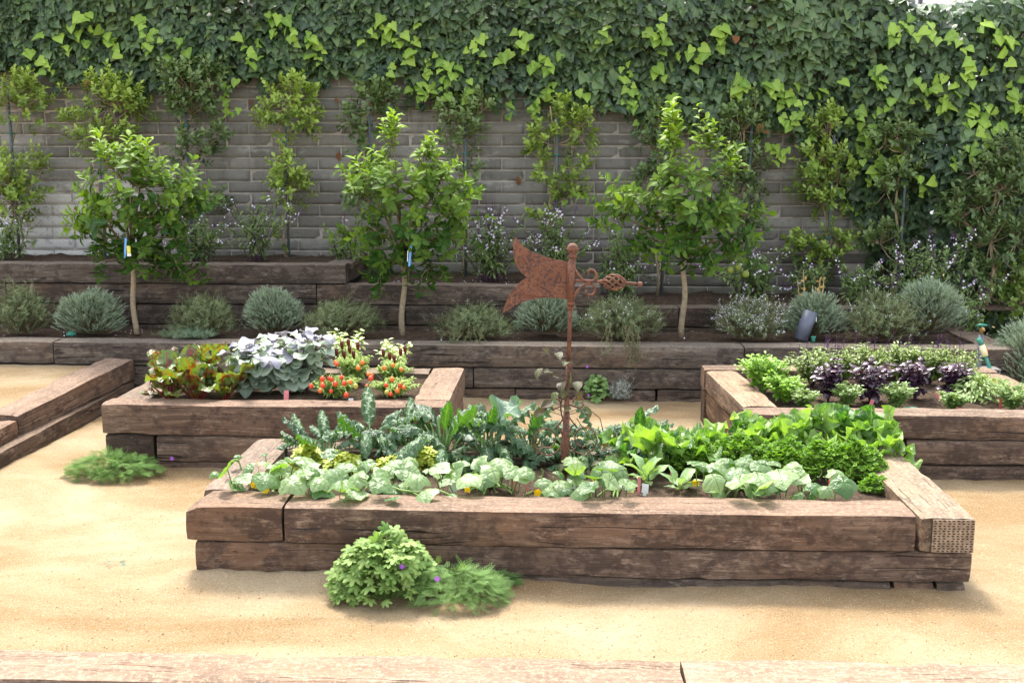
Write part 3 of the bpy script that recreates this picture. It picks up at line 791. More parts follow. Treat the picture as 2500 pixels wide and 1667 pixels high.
uw = thing('retaining_wall', 'dark stepped sleeper wall of the upper terrace, behind the herb mounds', 'retaining wall', (0, 8.45, 0))
for i, (a, b) in enumerate(((-8.4, -3.62), (-3.62, -1.66))): tx(uw, a, b, 8.45, .2, .735, .893, 50 + i, DARK)
for i, (a, b) in enumerate(((-8.4, -4.4), (-4.4, -1.9), (-1.9, .34))): tx(uw, a, b, 8.458, .2, .572, .733, 55 + i, (.92, .92, .92))
for i, (a, b) in enumerate(((-8.4, -3.35), (-3.35, -1.2), (-1.2, .95), (.95, 3.03))): tx(uw, a, b, 8.455, .2, .41, .57, 60 + i, (.70, .71, .72))
for i, (a, b) in enumerate(((-8.4, -2.2), (-2.2, .6), (.6, 3.02))): tx(uw, a, b, 8.45, .2, .25, .408, 65 + i, (.62, .6, .58))
ty(uw, 8.655, 9.55, -1.86, -1.66, .735, .893, 68, DARK); ty(uw, 8.655, 9.55, .14, .34, .572, .733, 69, DARK)

# front bed
bedA = thing('raised_bed', 'front sleeper bed with cucumbers and kale around the rusty vane', 'raised bed', (0.08, 4.25, 0))
timber(bedA, (-1.535, 4.37, .2435), (-1.130, 4.37, .2435), .235, .153, 71, (1.0, .86, .76), round_left=.10)['label'] = 'rounded short corner timber at the left end'
tx(bedA, -1.122, 1.452, 4.25, .215, .168, .322, 72, (1.12, .96, .86))
tx(bedA, -1.505, 1.685, 4.262, .20, .034, .166, 73, (1.12, 1.0, .93))
tx(bedA, -1.49, -.62, 4.272, .19, -.11, .032, 74, GREY); tx(bedA, -.61, 1.37, 4.272, .19, -.11, .032, 75, GREY)
tx(bedA, 1.38, 1.545, 4.272, .19, -.11, .032, 76, LITE); tx(bedA, 1.555, 1.675, 4.272, .19, -.11, .032, 77, GREY)
ty(bedA, 4.49, 5.36, -1.535, -1.335, .168, .320, 78, (1.05, 1.0, .97))
ty(bedA, 4.47, 5.36, -1.50, -1.33, -.1, .166, 79, GREY)
rbeam = ty(bedA, 4.245, 5.36, 1.460, 1.682, .168, .318, 80, (1.3, 1.25, 1.12))
ty(bedA, 4.47, 5.36, 1.47, 1.675, -.1, .166, 81, GREY)
tx(bedA, -1.33, 1.455, 5.15, .205, .168, .316, 82, (1.1, 1.0, .95)); tx(bedA, -1.32, 1.46, 5.16, .19, -.1, .166, 83, GREY)
soil_sheet(bedA, -1.36, 1.48, 4.44, 5.18, .252, 11)
# the punched nail plate on the sawn end of the right hand timber
def nail_plate(parent, x0, x1, z0, z1, y):
    m = MB(); m.box((0, 0, 0), (x1 - x0, .004, z1 - z0), mi=0)
    nxx, nzz = 9, 13
    for i in range(nxx):
        for j in range(nzz):
            px = -(x1 - x0) / 2 + (i + .5) * (x1 - x0) / nxx; pz = -(z1 - z0) / 2 + (j + .5) * (z1 - z0) / nzz
            if (i * 7 + j * 5) % 23 == 0: continue
            m.box((px + (.0015 if j % 2 else -.0015), -.0026, pz), (.0095 if (i + j) % 3 else .007, .0025, .0042), mi=1)
    o = m.build('nail_plate', [M['plate'], M['slot']], parent, smooth=False)
    return o
pl = nail_plate(rbeam, 1.511, 1.676, .176, .312, 0)
pl.matrix_parent_inverse = Matrix.Identity(4)
_rq = rbeam.rotation_quaternion.to_matrix().to_4x4()
_w = Matrix.Translation(Vector((1.594, 4.241, .244)) - bedA.location - rbeam.location)
pl.matrix_basis = _rq.inverted() @ _w

# second bed on the left
bedB = thing('raised_bed', 'sleeper bed on the left with chard, aubergines and tomatoes', 'raised bed', (-1.57, 5.86, 0))
tx(bedB, -2.56, -.60, 5.86, .17, .192, .372, 91, (1.12, .95, .86))
tx(bedB, -2.55, -2.27, 5.868, .16, .036, .19, 92, (.42, .38, .36))['label'] = 'short blackened end block at the lower left corner'; tx(bedB, -2.26, -.605, 5.866, .16, .036, .19, 93, (1.2, 1.12, 1.05))
tx(bedB, -2.54, -.61, 5.872, .15, -.12, .034, 94, (.95, .85, .8))
ty(bedB, 6.035, 7.0, -2.555, -2.35, .192, .365, 95, (1.0, .95, .9)); ty(bedB, 6.035, 7.0, -2.55, -2.36, -.1, .19, 96, GREY)
ty(bedB, 6.035, 7.0, -.815, -.605, .192, .372, 97, (1.3, 1.15, 1.05)); ty(bedB, 6.035, 7.0, -.81, -.61, -.1, .19, 98, (1.2, 1.05, .95))
tx(bedB, -2.345, -.82, 6.83, .17, .192, .365, 99, (1.1, 1.05, 1.0)); tx(bedB, -2.35, -.82, 6.84, .15, -.1, .19, 100, GREY)
soil_sheet(bedB, -2.38, -.79, 6.01, 6.86, .325, 13)

# third bed on the right
bedC = thing('raised_bed', 'sleeper bed on the right full of green and purple basil', 'raised bed', (1.9, 5.80, 0))
tx(bedC, 1.03, 3.25, 5.80, .185, .226, .366, 101, (1.1, 1.0, .94))
tx(bedC, 1.04, 1.88, 5.808, .17, .084, .224, 102, (1.02, .92, .86)); tx(bedC, 1.90, 3.25, 5.806, .175, .084, .224, 103, (1.08, .98, .93))
tx(bedC, 1.05, 3.24, 5.803, .17, -.09, .082, 104, (.85, .76, .7))
ty(bedC, 5.99, 6.98, 1.035, 1.245, .226, .366, 105, (1.55, 1.38, 1.18), dx=-.075)
ty(bedC, 5.99, 6.98, 1.045, 1.235, .06, .224, 106, (1.0, .80, .62), dx=-.075); ty(bedC, 5.99, 6.98, 1.05, 1.235, -.1, .058, 107, (.9, .75, .6), dx=-.075)
tx(bedC, .955, 2.84, 6.99, .17, .226, .372, 108, (1.25, 1.1, 1.0)); tx(bedC, .96, 2.84, 6.995, .16, -.1, .224, 109, (1.0, .85, .7))
ty(bedC, 5.99, 6.98, 2.66, 2.87, .226, .366, 110, (1.3, 1.15, 1.05)); ty(bedC, 5.99, 6.98, 2.67, 2.86, -.1, .224, 111, GREY)
soil_sheet(bedC, 1.15, 2.70, 5.96, 7.02, .315, 17)

# edging timbers on the left and along the bottom of the picture
eD = thing('timber_edging', 'long sleeper edging beside the raised sand path on the left', 'timber edging', (-3.2, 6.5, 0))
timber(eD, (-3.30, 6.17, .150), (-3.175, 7.65, .205), .22, .15, 121, (1.2, 1.05, .97), rough=2.0)
timber(eD, (-3.345, 3.9, .095), (-3.31, 6.15, .125), .24, .16, 122, (1.25, 1.05, .92), rough=2.2)
timber(eD, (-3.30, 3.9, -.01), (-3.17, 7.65, .055), .20, .14, 123, (.85, .75, .68), rough=1.3)
eE = thing('timber_edging', 'weathered sleeper edging along the near side of the sand', 'timber edging', (-.1, 3.38, 0))
timber(eE, (-2.6, 3.372, .0), (.42, 3.385, .0), .22, .12, 125, (1.35, 1.2, 1.08), rough=1.4)
timber(eE, (.428, 3.39, .0), (3.0, 3.41, .0), .22, .12, 126, (1.45, 1.3, 1.15), rough=1.4)
timber(eE, (-2.6, 3.13, -.012), (.42, 3.145, -.012), .23, .12, 127, (1.4, 1.22, 1.1), rough=1.4)
timber(eE, (.428, 3.15, -.012), (3.0, 3.17, -.012), .23, .12, 128, (1.45, 1.3, 1.15), rough=1.4)

# ================================================================ PLANTS
# ---------------------------------------------------------------- ivy
def ivy_front(x, z):
    t = .15 + .15 * mnoise.noise(Vector((x * 1.7, z * 2.2, 3))) + .08 * mnoise.noise(Vector((x * 5, z * 5, 8)))
    t += .09 * max(0, min(1.2, z - ivy_low(x)))
    if x > 2.5: t += .22 * min(1, (x - 2.5) / .8)
    return 9.6 - t
def ivy_top(x): return 3.50 if x < 2.1 else (3.50 - (.58 if 2.85 < x < 3.45 else .49) * min(1, (x - 2.1) / .6)) + .05 * mnoise.noise(Vector((x * 3, 1, 1)))

ivy = thing('ivy', 'dense dark ivy hanging over the block wall with lime green young shoots', 'ivy', (0, 9.5, 0))
def grow_ivy():
    r = random.Random(101); dk = Leaves(IVY); lt = Leaves(IVY); O = Vector(ivy.location)
    def put(L, p, size, tint, tilt=None, k=None):
        d = Vector((r.gauss(0, .75), -.30 - .5 * r.random(), -1 + .5 * abs(r.gauss(0, .6)))).normalized()
        n = Vector((r.gauss(0, .50), -1, .40 + r.gauss(0, .45))).normalized()
        L.add(Vector(p) - O, d, n, size, tint, k, r)
    xs = (-8.4, 6.2); cnt = 0
    while cnt < 27000:
        x = r.uniform(*xs); top = ivy_top(x); lo = max(.05, ivy_low(x))
        z = lo + (top - lo) * r.random()
        if r.random() > (1.0 if x < 2.3 or z > 1.6 else .75): continue
        edge = z - lo
        if edge < .12 and r.random() > .3 + edge * 5: continue
        layer = r.random()
        y = ivy_front(x, z) + (0.0 if layer < .5 else r.uniform(.02, .16)) + r.gauss(0, .012)
        clump = mnoise.noise(Vector((x * 1.3, z * 1.6, 20)))
        size = (.078 + .018 * clump) * r.uniform(.50, 1.45)
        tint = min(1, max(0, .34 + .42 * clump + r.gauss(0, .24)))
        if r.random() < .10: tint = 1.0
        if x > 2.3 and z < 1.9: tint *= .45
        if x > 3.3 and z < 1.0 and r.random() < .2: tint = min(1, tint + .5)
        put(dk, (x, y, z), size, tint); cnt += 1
    for i in range(9500):                                    # the thick tangle past the end of the wall
        x = r.uniform(2.55, 6.2); z = r.uniform(.05, ivy_top(x)); y = ivy_front(x, z) + r.uniform(.12, .60)
        put(dk, (x, y, z), .100 * r.uniform(.7, 1.3), min(1, max(0, r.gauss(.35, .25))))
    for i in range(5200):                                    # over the top of the wall
        x = r.uniform(*xs); top = ivy_top(x)
        y = 9.6 - .35 + r.random() * 1.15
        p = (x, y, top - .10 * (y - 9.3) + r.gauss(0, .035))
        d = Vector((r.gauss(0, .6), -.8, -.5)).normalized(); n = Vector((r.gauss(0, .3), -.4, 1)).normalized()
        dk.add(Vector(p) - O, d, n, .085 * r.uniform(.6, 1.3), min(1, max(0, r.gauss(.5, .25))), None, r)
    # young shoots
    heads = [(-4.319, 9.220, 2.745), (-4.458, 9.220, 2.615), (-4.418, 9.220, 2.558), (-4.073, 9.220, 2.824), (-3.909, 9.220, 2.789), (-3.782, 9.220, 2.753), (-3.973, 9.220, 2.929), (-3.376, 9.220, 2.786), (-3.124, 9.220, 2.694), (-3.552, 9.220, 2.916), (-2.683, 9.220, 2.748), (-2.614, 9.220, 2.657), (-2.413, 9.220, 2.934), (-2.314, 9.220, 2.858), (-2.100, 9.220, 2.759), (-2.021, 9.220, 2.724), (-1.519, 9.220, 2.871), (-1.433, 9.220, 2.826), (-1.359, 9.220, 2.749), (-1.235, 9.220, 2.603), (-1.073, 9.220, 2.567), (-0.966, 9.220, 2.521), (-0.876, 9.220, 2.462), (-1.196, 9.220, 2.783), (-0.697, 9.220, 2.328), (-0.623, 9.220, 2.728), (-0.480, 9.220, 2.614), (-0.283, 9.220, 2.779), (0.022, 9.220, 2.535), (0.167, 9.220, 2.291), (0.357, 9.220, 2.776), (0.575, 9.220, 2.499), (0.765, 9.220, 2.733), (0.807, 9.220, 2.463), (-0.175, 9.220, 2.571), (0.904, 9.220, 2.842), (1.120, 9.220, 2.669), (1.328, 9.220, 2.771), (1.447, 9.220, 2.392), (1.486, 9.220, 2.270), (0.990, 9.220, 2.236), (1.766, 9.220, 2.356), (1.838, 9.220, 2.321), (1.944, 9.220, 2.314), (2.022, 9.220, 2.147), (1.884, 9.220, 2.070), (2.261, 9.220, 2.320), (2.412, 9.220, 2.118), (2.525, 9.220, 1.989), (2.569, 9.220, 2.458), (2.925, 9.220, 2.336), (3.179, 9.220, 2.197), (3.306, 9.220, 2.127), (3.446, 9.220, 2.127), (3.520, 9.220, 2.068), (3.415, 9.220, 1.830), (3.114, 9.220, 2.380), (3.315, 9.220, 2.490), (3.474, 9.220, 2.455), (3.656, 9.220, 2.334), (3.722, 9.220, 2.161), (2.781, 9.220, 1.831), (2.954, 9.220, 1.601), (3.292, 9.220, 1.830), (2.691, 9.220, 2.163), (2.933, 9.220, 2.764), (3.213, 9.220, 2.712), (3.416, 9.220, 2.779), (3.562, 9.220, 2.659), (2.824, 9.220, 2.849), (2.759, 9.220, 2.782), (2.147, 9.220, 1.760), (2.242, 9.220, 1.636), (2.571, 9.220, 1.795), (2.699, 9.220, 1.725)]
    for hx, hy, hz in heads:
        n_ = r.randint(4, 8); dx = r.gauss(0, .022)
        for q in range(n_):
            z = hz - q * .034 + r.gauss(0, .016); x = hx + q * dx + r.gauss(0, .04)
            y = ivy_front(x, max(z, ivy_low(x) + .05)) - .05 - r.random() * .03
            put(lt, (x, y, z), .098 * r.uniform(.6, 1.3) * (1 - .05 * q), min(1, max(0, r.gauss(.55, .28))))
    st = MB()
    # shoots dangling in front of the wall
    for line in ([(-2.809, 9.400, 2.363), (-2.833, 9.400, 2.254), (-2.808, 9.400, 2.145), (-2.841, 9.400, 2.061)], [(-0.079, 9.420, 2.339), (-0.115, 9.420, 2.249), (-0.159, 9.420, 2.159), (-0.173, 9.420, 2.102)], [(0.600, 9.400, 2.336), (0.609, 9.400, 2.247), (0.604, 9.400, 2.157), (0.590, 9.400, 2.103)],
                 [(-1.097, 9.400, 2.340), (-1.124, 9.400, 2.268), (-1.162, 9.400, 2.189)], [(2.248, 9.420, 2.119), (2.228, 9.420, 1.940), (2.271, 9.420, 1.796), (2.236, 9.420, 1.633)], [(1.826, 9.420, 1.832), (1.902, 9.420, 1.760), (1.869, 9.420, 1.680)], [(-1.624, 9.450, 2.345), (-1.578, 9.450, 2.254), (-1.543, 9.450, 2.145)], [(2.526, 9.300, 2.044), (2.591, 9.300, 1.831), (2.711, 9.300, 1.599), (2.683, 9.300, 1.473)]):
        st.tube([Vector(p) - O for p in line], .004, 4)
        for (a, b) in zip(line, line[1:]):
            for q in range(4):
                t = q / 4; p = Vector(a).lerp(Vector(b), t)
                put(lt, p + Vector((r.gauss(0, .035), -.02, r.gauss(0, .01))), .075 * r.uniform(.7, 1.25), min(1, max(0, r.gauss(.5, .25))))
    # a thin runner along a course of the wall
    run = [(-1.860, 9.570, 2.087), (-1.631, 9.570, 2.139), (-1.328, 9.570, 2.149), (-1.063, 9.570, 2.138), (-0.799, 9.570, 2.152), (-0.499, 9.570, 2.141)]
    st.tube([Vector(p) - O for p in run], .004, 4)
    for (a, b) in zip(run, run[1:]):
        for q in range(5):
            p = Vector(a).lerp(Vector(b), q / 5); put(lt if r.random() < .6 else dk, p + Vector((0, -.02, r.gauss(0, .015))), .04 * r.uniform(.7, 1.3), r.uniform(.0, .5))
    # short dark strands that fray the lower edge
    for i in range(75):
        x = r.uniform(-5.2, 2.6); z = ivy_low(x) + .05; ln = r.choice((.08, .12, .16, .22, .30)) * r.uniform(.7, 1.1); y = 9.6 - r.uniform(.05, .14)
        st.tube([(x, y - O.y, z), (x + r.gauss(0, .02), y - O.y, z - ln)], .0035, 4)
        for q in range(int(ln / .022)):
            put(dk if r.random() < .8 else lt, (x + r.gauss(0, .03), y - .02, z - q * .024), .075 * r.uniform(.5, 1.25), min(1, max(0, r.gauss(.35, .25))))
    # bare woody runners
    for i in range(46):
        x = r.uniform(-5, 4.4); z = r.uniform(max(ivy_low(x) + .1, .6), ivy_top(x)); pts = []
        for q in range(7):
            pts.append(Vector((x + r.gauss(0, .03), ivy_front(x, z) + .01, z)) - O); z -= .09; x += r.gauss(0, .02)
            if z < ivy_low(x): break
        if len(pts) > 2: st.tube(pts, .0045, 4)
    for i in range(30):                                      # thick stems behind, where there is no wall
        x = r.uniform(2.8, 4.8); pts = [Vector((x + .05 * math.sin(q * 1.3 + i), 9.55 + r.uniform(-.05, .05), .05 + q * .3)) - O for q in range(10)]
        st.tube(pts, [.022 - .0014 * q for q in range(10)], 5)
    st.build('stems', M['dstem'], ivy, kind='stuff')
    vis = [i for i in range(len(dk.p)) if dk.p[i][1] + 9.5 < ivy_front(dk.p[i][0], dk.p[i][2]) + .012 and -4.8 < dk.p[i][0] < 3.8 and dk.p[i][2] < 3.0]
    vis.sort(key=lambda i: -dk.s[i]); one = vis[:95]; so = set(one)
    dk.singles('leaf', M['ivy'], ivy, one)
    dk.joined('foliage', M['ivy'], ivy, [i for i in range(len(dk.p)) if i not in so])
    order = sorted(range(len(lt.p)), key=lambda i: -lt.s[i]); a = order[:200]
    lt.singles('young_leaf', M['ivy_new'], ivy, a); lt.joined('young_foliage', M['ivy_new'], ivy, order[200:])
    br = Leaves(IVY)
    for p in [(-3.994, 9.350, 2.363), (-3.984, 9.350, 2.337), (3.579, 9.350, 2.655), (3.618, 9.350, 2.603), (3.550, 9.350, 2.568), (1.699, 9.350, 1.975), (1.718, 9.350, 1.939), (3.068, 9.350, 1.874), (1.738, 9.350, 2.784), (1.457, 9.350, 2.698)]:
        put(br, Vector(p), .075, r.random())
    br.singles('dead_leaf', M['deadleaf'], ivy, range(len(br.p)))
grow_ivy()

# dry leaves caught on the rough wall
r0 = random.Random(4)
for i, (px, lab) in enumerate(zip([(-1.915, 9.570, 1.767), (-0.348, 9.570, 1.558), (-0.831, 9.570, 1.946), (1.888, 9.570, 1.760), (-2.676, 9.570, 2.215), (0.824, 9.570, 1.406), (-4.300, 9.570, 1.283), (-1.932, 9.570, 2.224)],
    ('curled brown leaf stuck to the wall above the left citrus shrubs', 'round dry leaf on bare wall left of the staked shrub', 'long dry leaf on the wall beside a shrub crown', 'dry brown leaf on the wall under the right ivy', 'small dry leaf on wall just below the ivy fringe',
     'dry leaf low on the wall left of the right citrus', 'yellowed dry leaf on the whitewashed blocks', 'small dry leaf beside the tall trained shrub crown'))):
    L = Leaves(OVAL); L.add((0, 0, 0), (r0.gauss(0, .5), -.3, -1), (r0.gauss(0, .3), -1, .2), .085 if i in (0, 1, 2) else .055, r0.random(), None, r0)
    o = L.joined('dry_leaf', M['deadleaf'], None, kind=None); o.location = px; tag(o, lab, 'dry leaf', 'dry leaves on the wall')

# ---------------------------------------------------------------- wall trained shrubs
def clump_leaves(L, r, c, rad, n, size, tint, spread=.16):
    """twiggy shoots that leave the middle of the clump, each carrying a whorl of leaves"""
    tw = []
    k = max(3, n // 9)
    for i in range(k):
        d = rdir(r, .45); e = r.random() ** .45 * (1.0 if r.random() < .8 else 1.3)
        tip = Vector((c[0] + d.x * rad[0] * e, c[1] + d.y * rad[1] * e, c[2] + d.z * rad[2] * e))
        out = Vector((d.x, d.y * .7 - .2, d.z + .55)).normalized(); l = r.uniform(.05, .11)
        tw.append((tip, tip + out * l))
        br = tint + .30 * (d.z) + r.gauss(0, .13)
        for q in range(9):
            t = q / 8; p = tip + out * l * t; a = q * 2.4 + r.random()
            u = out.orthogonal().normalized(); w = out.cross(u)
            side = u * math.cos(a) + w * math.sin(a)
            ld = (side + out * (.35 + .6 * t) + Vector((0, -.1, 0))).normalized()
            nn = (out * 1.0 - side * .5 + Vector((0, -.25, .35))).normalized()
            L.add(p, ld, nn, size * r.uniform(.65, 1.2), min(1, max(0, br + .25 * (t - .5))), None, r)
    return tw

def trained_shrub(label, bx, base_py, tiers, mat, y=9.36, tint=.45, stake=True, n_scale=1.0, seed=0, dens=1.0, single=0):
    r = random.Random(seed); z0 = terrace_z(bx) - .01
    root = thing('trained_shrub', label, 'shrub', (bx, y, z0), 0, 'shrubs trained against the wall')
    O = Vector((bx, y, z0)); L = Leaves(OVAL); T = MB(); pts = [Vector((0, 0, 0))]
    zs = sorted(tiers, key=lambda t: t[2])
    top = max(t[2] + t[3][1] * .4 for t in tiers)
    N = 9; tx_ = [t for t in tiers if abs(t[0] - bx) < .16] or tiers
    axis = tx_[-1][0] if False else bx
    for q in range(1, N + 1):
        z = (top - z0) * q / N; pts.append(Vector((.025 * math.sin(q * 1.1 + seed), .02 * math.cos(q * 1.7 + seed), z)))
    T.tube(pts, [.016 - .0011 * q for q in range(N + 1)], 6)
    T.tube([pts[0], pts[1] + Vector((.045, 0, 0)), pts[3] + Vector((.04, 0, 0)), pts[4]], [.009, .008, .007, .006], 5)
    tw_all = []
    for (cx_, _, cz, rad) in tiers:
        c = Vector((cx_ - bx, -.03, cz - z0)); rr = (rad[0], min(.17, rad[0] * .8), rad[1])
        a = min(range(len(pts)), key=lambda i: abs(pts[i].z - (c.z - rad[1] * .9)))
        T.tube([pts[a], pts[a].lerp(c, .5) + Vector((0, 0, -.02)), c], [.008, .006, .003], 5)
        n = int(rad[0] * rad[1] * 12500 * dens) + 38
        for (p, q) in clump_leaves(L, r, c, rr, n, .050 * n_scale, tint):
            tw_all.append((c, p, q))
    for q in range(N - 1):                                   # sparse twigs all the way up the stem
        if r.random() < .75:
            c = pts[q + 1] + Vector((r.gauss(0, .04), -.03, 0))
            for (p, w_) in clump_leaves(L, r, c, (.07, .05, .07), 22, .044, tint - .05): tw_all.append((c, p, w_))
    for c, p, q in tw_all[::2]:
        T.tube([c.lerp(p, .15), p, q], [.0035, .0025, .0015], 3, cap=False)
    T.build('trunk', M['bark'], root)
    if stake:
        s = MB(); s.tube([(.03, -.03, 0), (.035, -.035, top - z0 - .1)], .0125, 6); s.build('stake', M['stake'], root)
        for f in (.35, .72):
            t = MB(); zc = (top - z0) * f
            t.tube([(.03 + .028 * math.cos(a), -.02 + .028 * math.sin(a), zc) for a in np.linspace(0, 6.28, 9)], .006, 4); t.build('tie', M['tie'], root)
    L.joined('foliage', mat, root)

def tiers(*t): return [(p[0], 0, p[2], (rx / 264.0, rz / 264.0)) for p, rx, rz in t]
def TQ(pts, rads): return [(p[0], 0, p[2], (a / 264.0, b / 264.0)) for p, (a, b) in zip(pts, rads)]
trained_shrub('yellow green two tiered shrub at the far left of the wall', (-4.734, 9.360, 0.855)[0], 0, TQ([(-4.601, 9.340, 2.127), (-4.562, 9.340, 2.291), (-4.761, 9.340, 1.462), (-4.477, 9.340, 1.556), (-4.715, 9.340, 1.312)], [(58, 62), (35, 30), (55, 62), (20, 42), (50, 40)]), M['shrub'], tint=.50, seed=1)
trained_shrub('trained shrub whose crown rises above the left citrus tree', (-3.972, 9.360, 0.858)[0], 0, TQ([(-3.834, 9.340, 2.144), (-4.167, 9.340, 1.988), (-3.647, 9.340, 2.126), (-3.871, 9.340, 1.870)], [(75, 58), (22, 22), (35, 45), (60, 36)]), M['shrub'], tint=.50, seed=2)
trained_shrub('dark trained shrub reaching up into the ivy, right of the left citrus', (-3.203, 9.360, 0.861)[0], 0, TQ([(-3.113, 9.340, 2.270), (-3.257, 9.340, 2.378), (-2.922, 9.340, 2.341), (-3.122, 9.340, 2.081), (-3.157, 9.340, 1.767), (-2.907, 9.340, 1.877), (-2.969, 9.340, 1.753), (-3.194, 9.340, 1.427), (-3.011, 9.340, 1.278)], [(66, 50), (30, 30), (30, 30), (50, 35), (30, 36), (18, 32), (20, 16), (28, 30), (40, 30)]), M['shrub_dk'], tint=.55, seed=3)
trained_shrub('pale green shrub with two round tiers on bare wall', (-2.356, 9.360, 0.846)[0], 0, TQ([(-2.278, 9.340, 2.160), (-2.452, 9.340, 1.979), (-2.153, 9.340, 1.997), (-2.335, 9.340, 1.595), (-2.315, 9.340, 1.428), (-2.207, 9.340, 1.503)], [(58, 55), (30, 26), (34, 34), (36, 34), (38, 46), (22, 18)]), M['shrub'], tint=.60, seed=4)
trained_shrub('dark slender shrub behind the middle citrus with one long left arm', (-1.632, 9.360, 0.830)[0], 0, TQ([(-1.574, 9.340, 2.104), (-1.480, 9.340, 2.176), (-1.762, 9.340, 1.996), (-1.690, 9.340, 1.906), (-1.621, 9.340, 1.650), (-1.666, 9.340, 1.318)], [(42, 55), (30, 30), (14, 24), (14, 24), (34, 30), (40, 50)]), M['shrub_dk'], tint=.55, seed=5)
trained_shrub('shrub with a fan shaped crown right of the middle citrus', (-0.822, 9.360, 0.833)[0], 0, TQ([(-0.836, 9.340, 2.031), (-0.641, 9.340, 2.103), (-0.801, 9.340, 1.869), (-0.729, 9.340, 1.559), (-0.711, 9.340, 1.431)], [(40, 42), (22, 36), (46, 36), (22, 14), (18, 14)]), M['shrub_dk'], tint=.75, seed=6)
trained_shrub('sparse yellow green shrub tied to a blue grey stake', (-0.047, 9.360, 0.799)[0], 0, TQ([(-0.149, 9.340, 1.869), (0.155, 9.340, 1.922), (0.033, 9.340, 2.102), (0.210, 9.340, 1.868), (-0.185, 9.340, 1.724), (-0.136, 9.340, 1.549), (0.104, 9.340, 1.487), (0.068, 9.340, 1.366), (0.231, 9.340, 1.633), (-0.116, 9.340, 1.174)], [(28, 34), (38, 44), (26, 26), (18, 26), (16, 22), (18, 36), (26, 34), (26, 20), (14, 12), (36, 24)]), M['shrub'], tint=.55, seed=7, dens=.9)
trained_shrub('dark shrub half hidden behind the right citrus tree', (0.865, 9.360, 0.765)[0], 0, TQ([(0.836, 9.340, 1.976), (0.815, 9.340, 1.760), (0.803, 9.340, 1.470)], [(36, 42), (30, 40), (36, 44)]), M['shrub_dk'], tint=.45, seed=8)
trained_shrub('tall blue green shrub just right of the right citrus', (1.573, 9.360, 0.693)[0], 0, TQ([(1.518, 9.340, 1.939), (1.639, 9.340, 2.064), (1.432, 9.340, 1.814), (1.573, 9.340, 1.616), (1.537, 9.340, 1.398), (1.601, 9.340, 1.141)], [(46, 44), (20, 36), (30, 40), (40, 42), (44, 48), (36, 46)]), M['shrub_dk'], tint=.50, seed=9)
trained_shrub('shrub with a bare pale stem and three leafy tiers near the wall end', (2.259, 9.360, 0.697)[0], 0, TQ([(2.233, 9.320, 1.938), (2.191, 9.320, 1.688), (2.344, 9.320, 1.508), (2.148, 9.320, 1.472), (2.227, 9.320, 1.327), (2.062, 9.320, 0.960), (2.390, 9.320, 0.961), (2.232, 9.320, 0.850)], [(44, 44), (44, 34), (34, 44), (36, 40), (50, 22), (36, 34), (38, 34), (40, 26)]), M['shrub'], tint=.36, seed=10)
trained_shrub('thin shrub with a flat top against the dark ivy', (2.822, 9.300, 0.632)[0], 0, TQ([(2.772, 9.200, 1.883), (2.670, 9.200, 1.813), (2.916, 9.200, 1.830), (2.860, 9.200, 1.583), (2.709, 9.200, 1.441), (2.681, 9.200, 1.009)], [(40, 24), (30, 20), (26, 22), (40, 26), (26, 46), (40, 40)]), M['shrub_dk'], y=9.22, tint=.60, seed=11)
trained_shrub('bushy dark shrub with a forked pale branch at the far right', (3.509, 9.000, 0.457)[0], 0, TQ([(3.326, 8.980, 1.588), (3.559, 8.980, 1.450), (3.395, 8.980, 1.345), (3.607, 8.980, 1.726), (3.686, 8.980, 1.588), (3.229, 8.980, 1.240), (3.487, 8.980, 1.030), (3.695, 8.980, 1.031), (3.403, 8.980, 0.746)], [(48, 34), (56, 48), (58, 50), (40, 38), (40, 60), (40, 50), (60, 60), (40, 50), (40, 44)]), M['shrub_dk'], y=8.98, tint=.40, stake=False, seed=12, dens=.8)
trained_shrub('glossy low shrub growing out of the ivy at the right edge', (3.795, 9.100, 0.371)[0], 0, TQ([(3.749, 9.050, 0.704), (3.619, 9.050, 0.559), (3.803, 9.050, 0.451)], [(50, 44), (40, 30), (50, 30)]), M['shrub'], y=9.05, tint=.25, stake=False, seed=13, dens=.8)

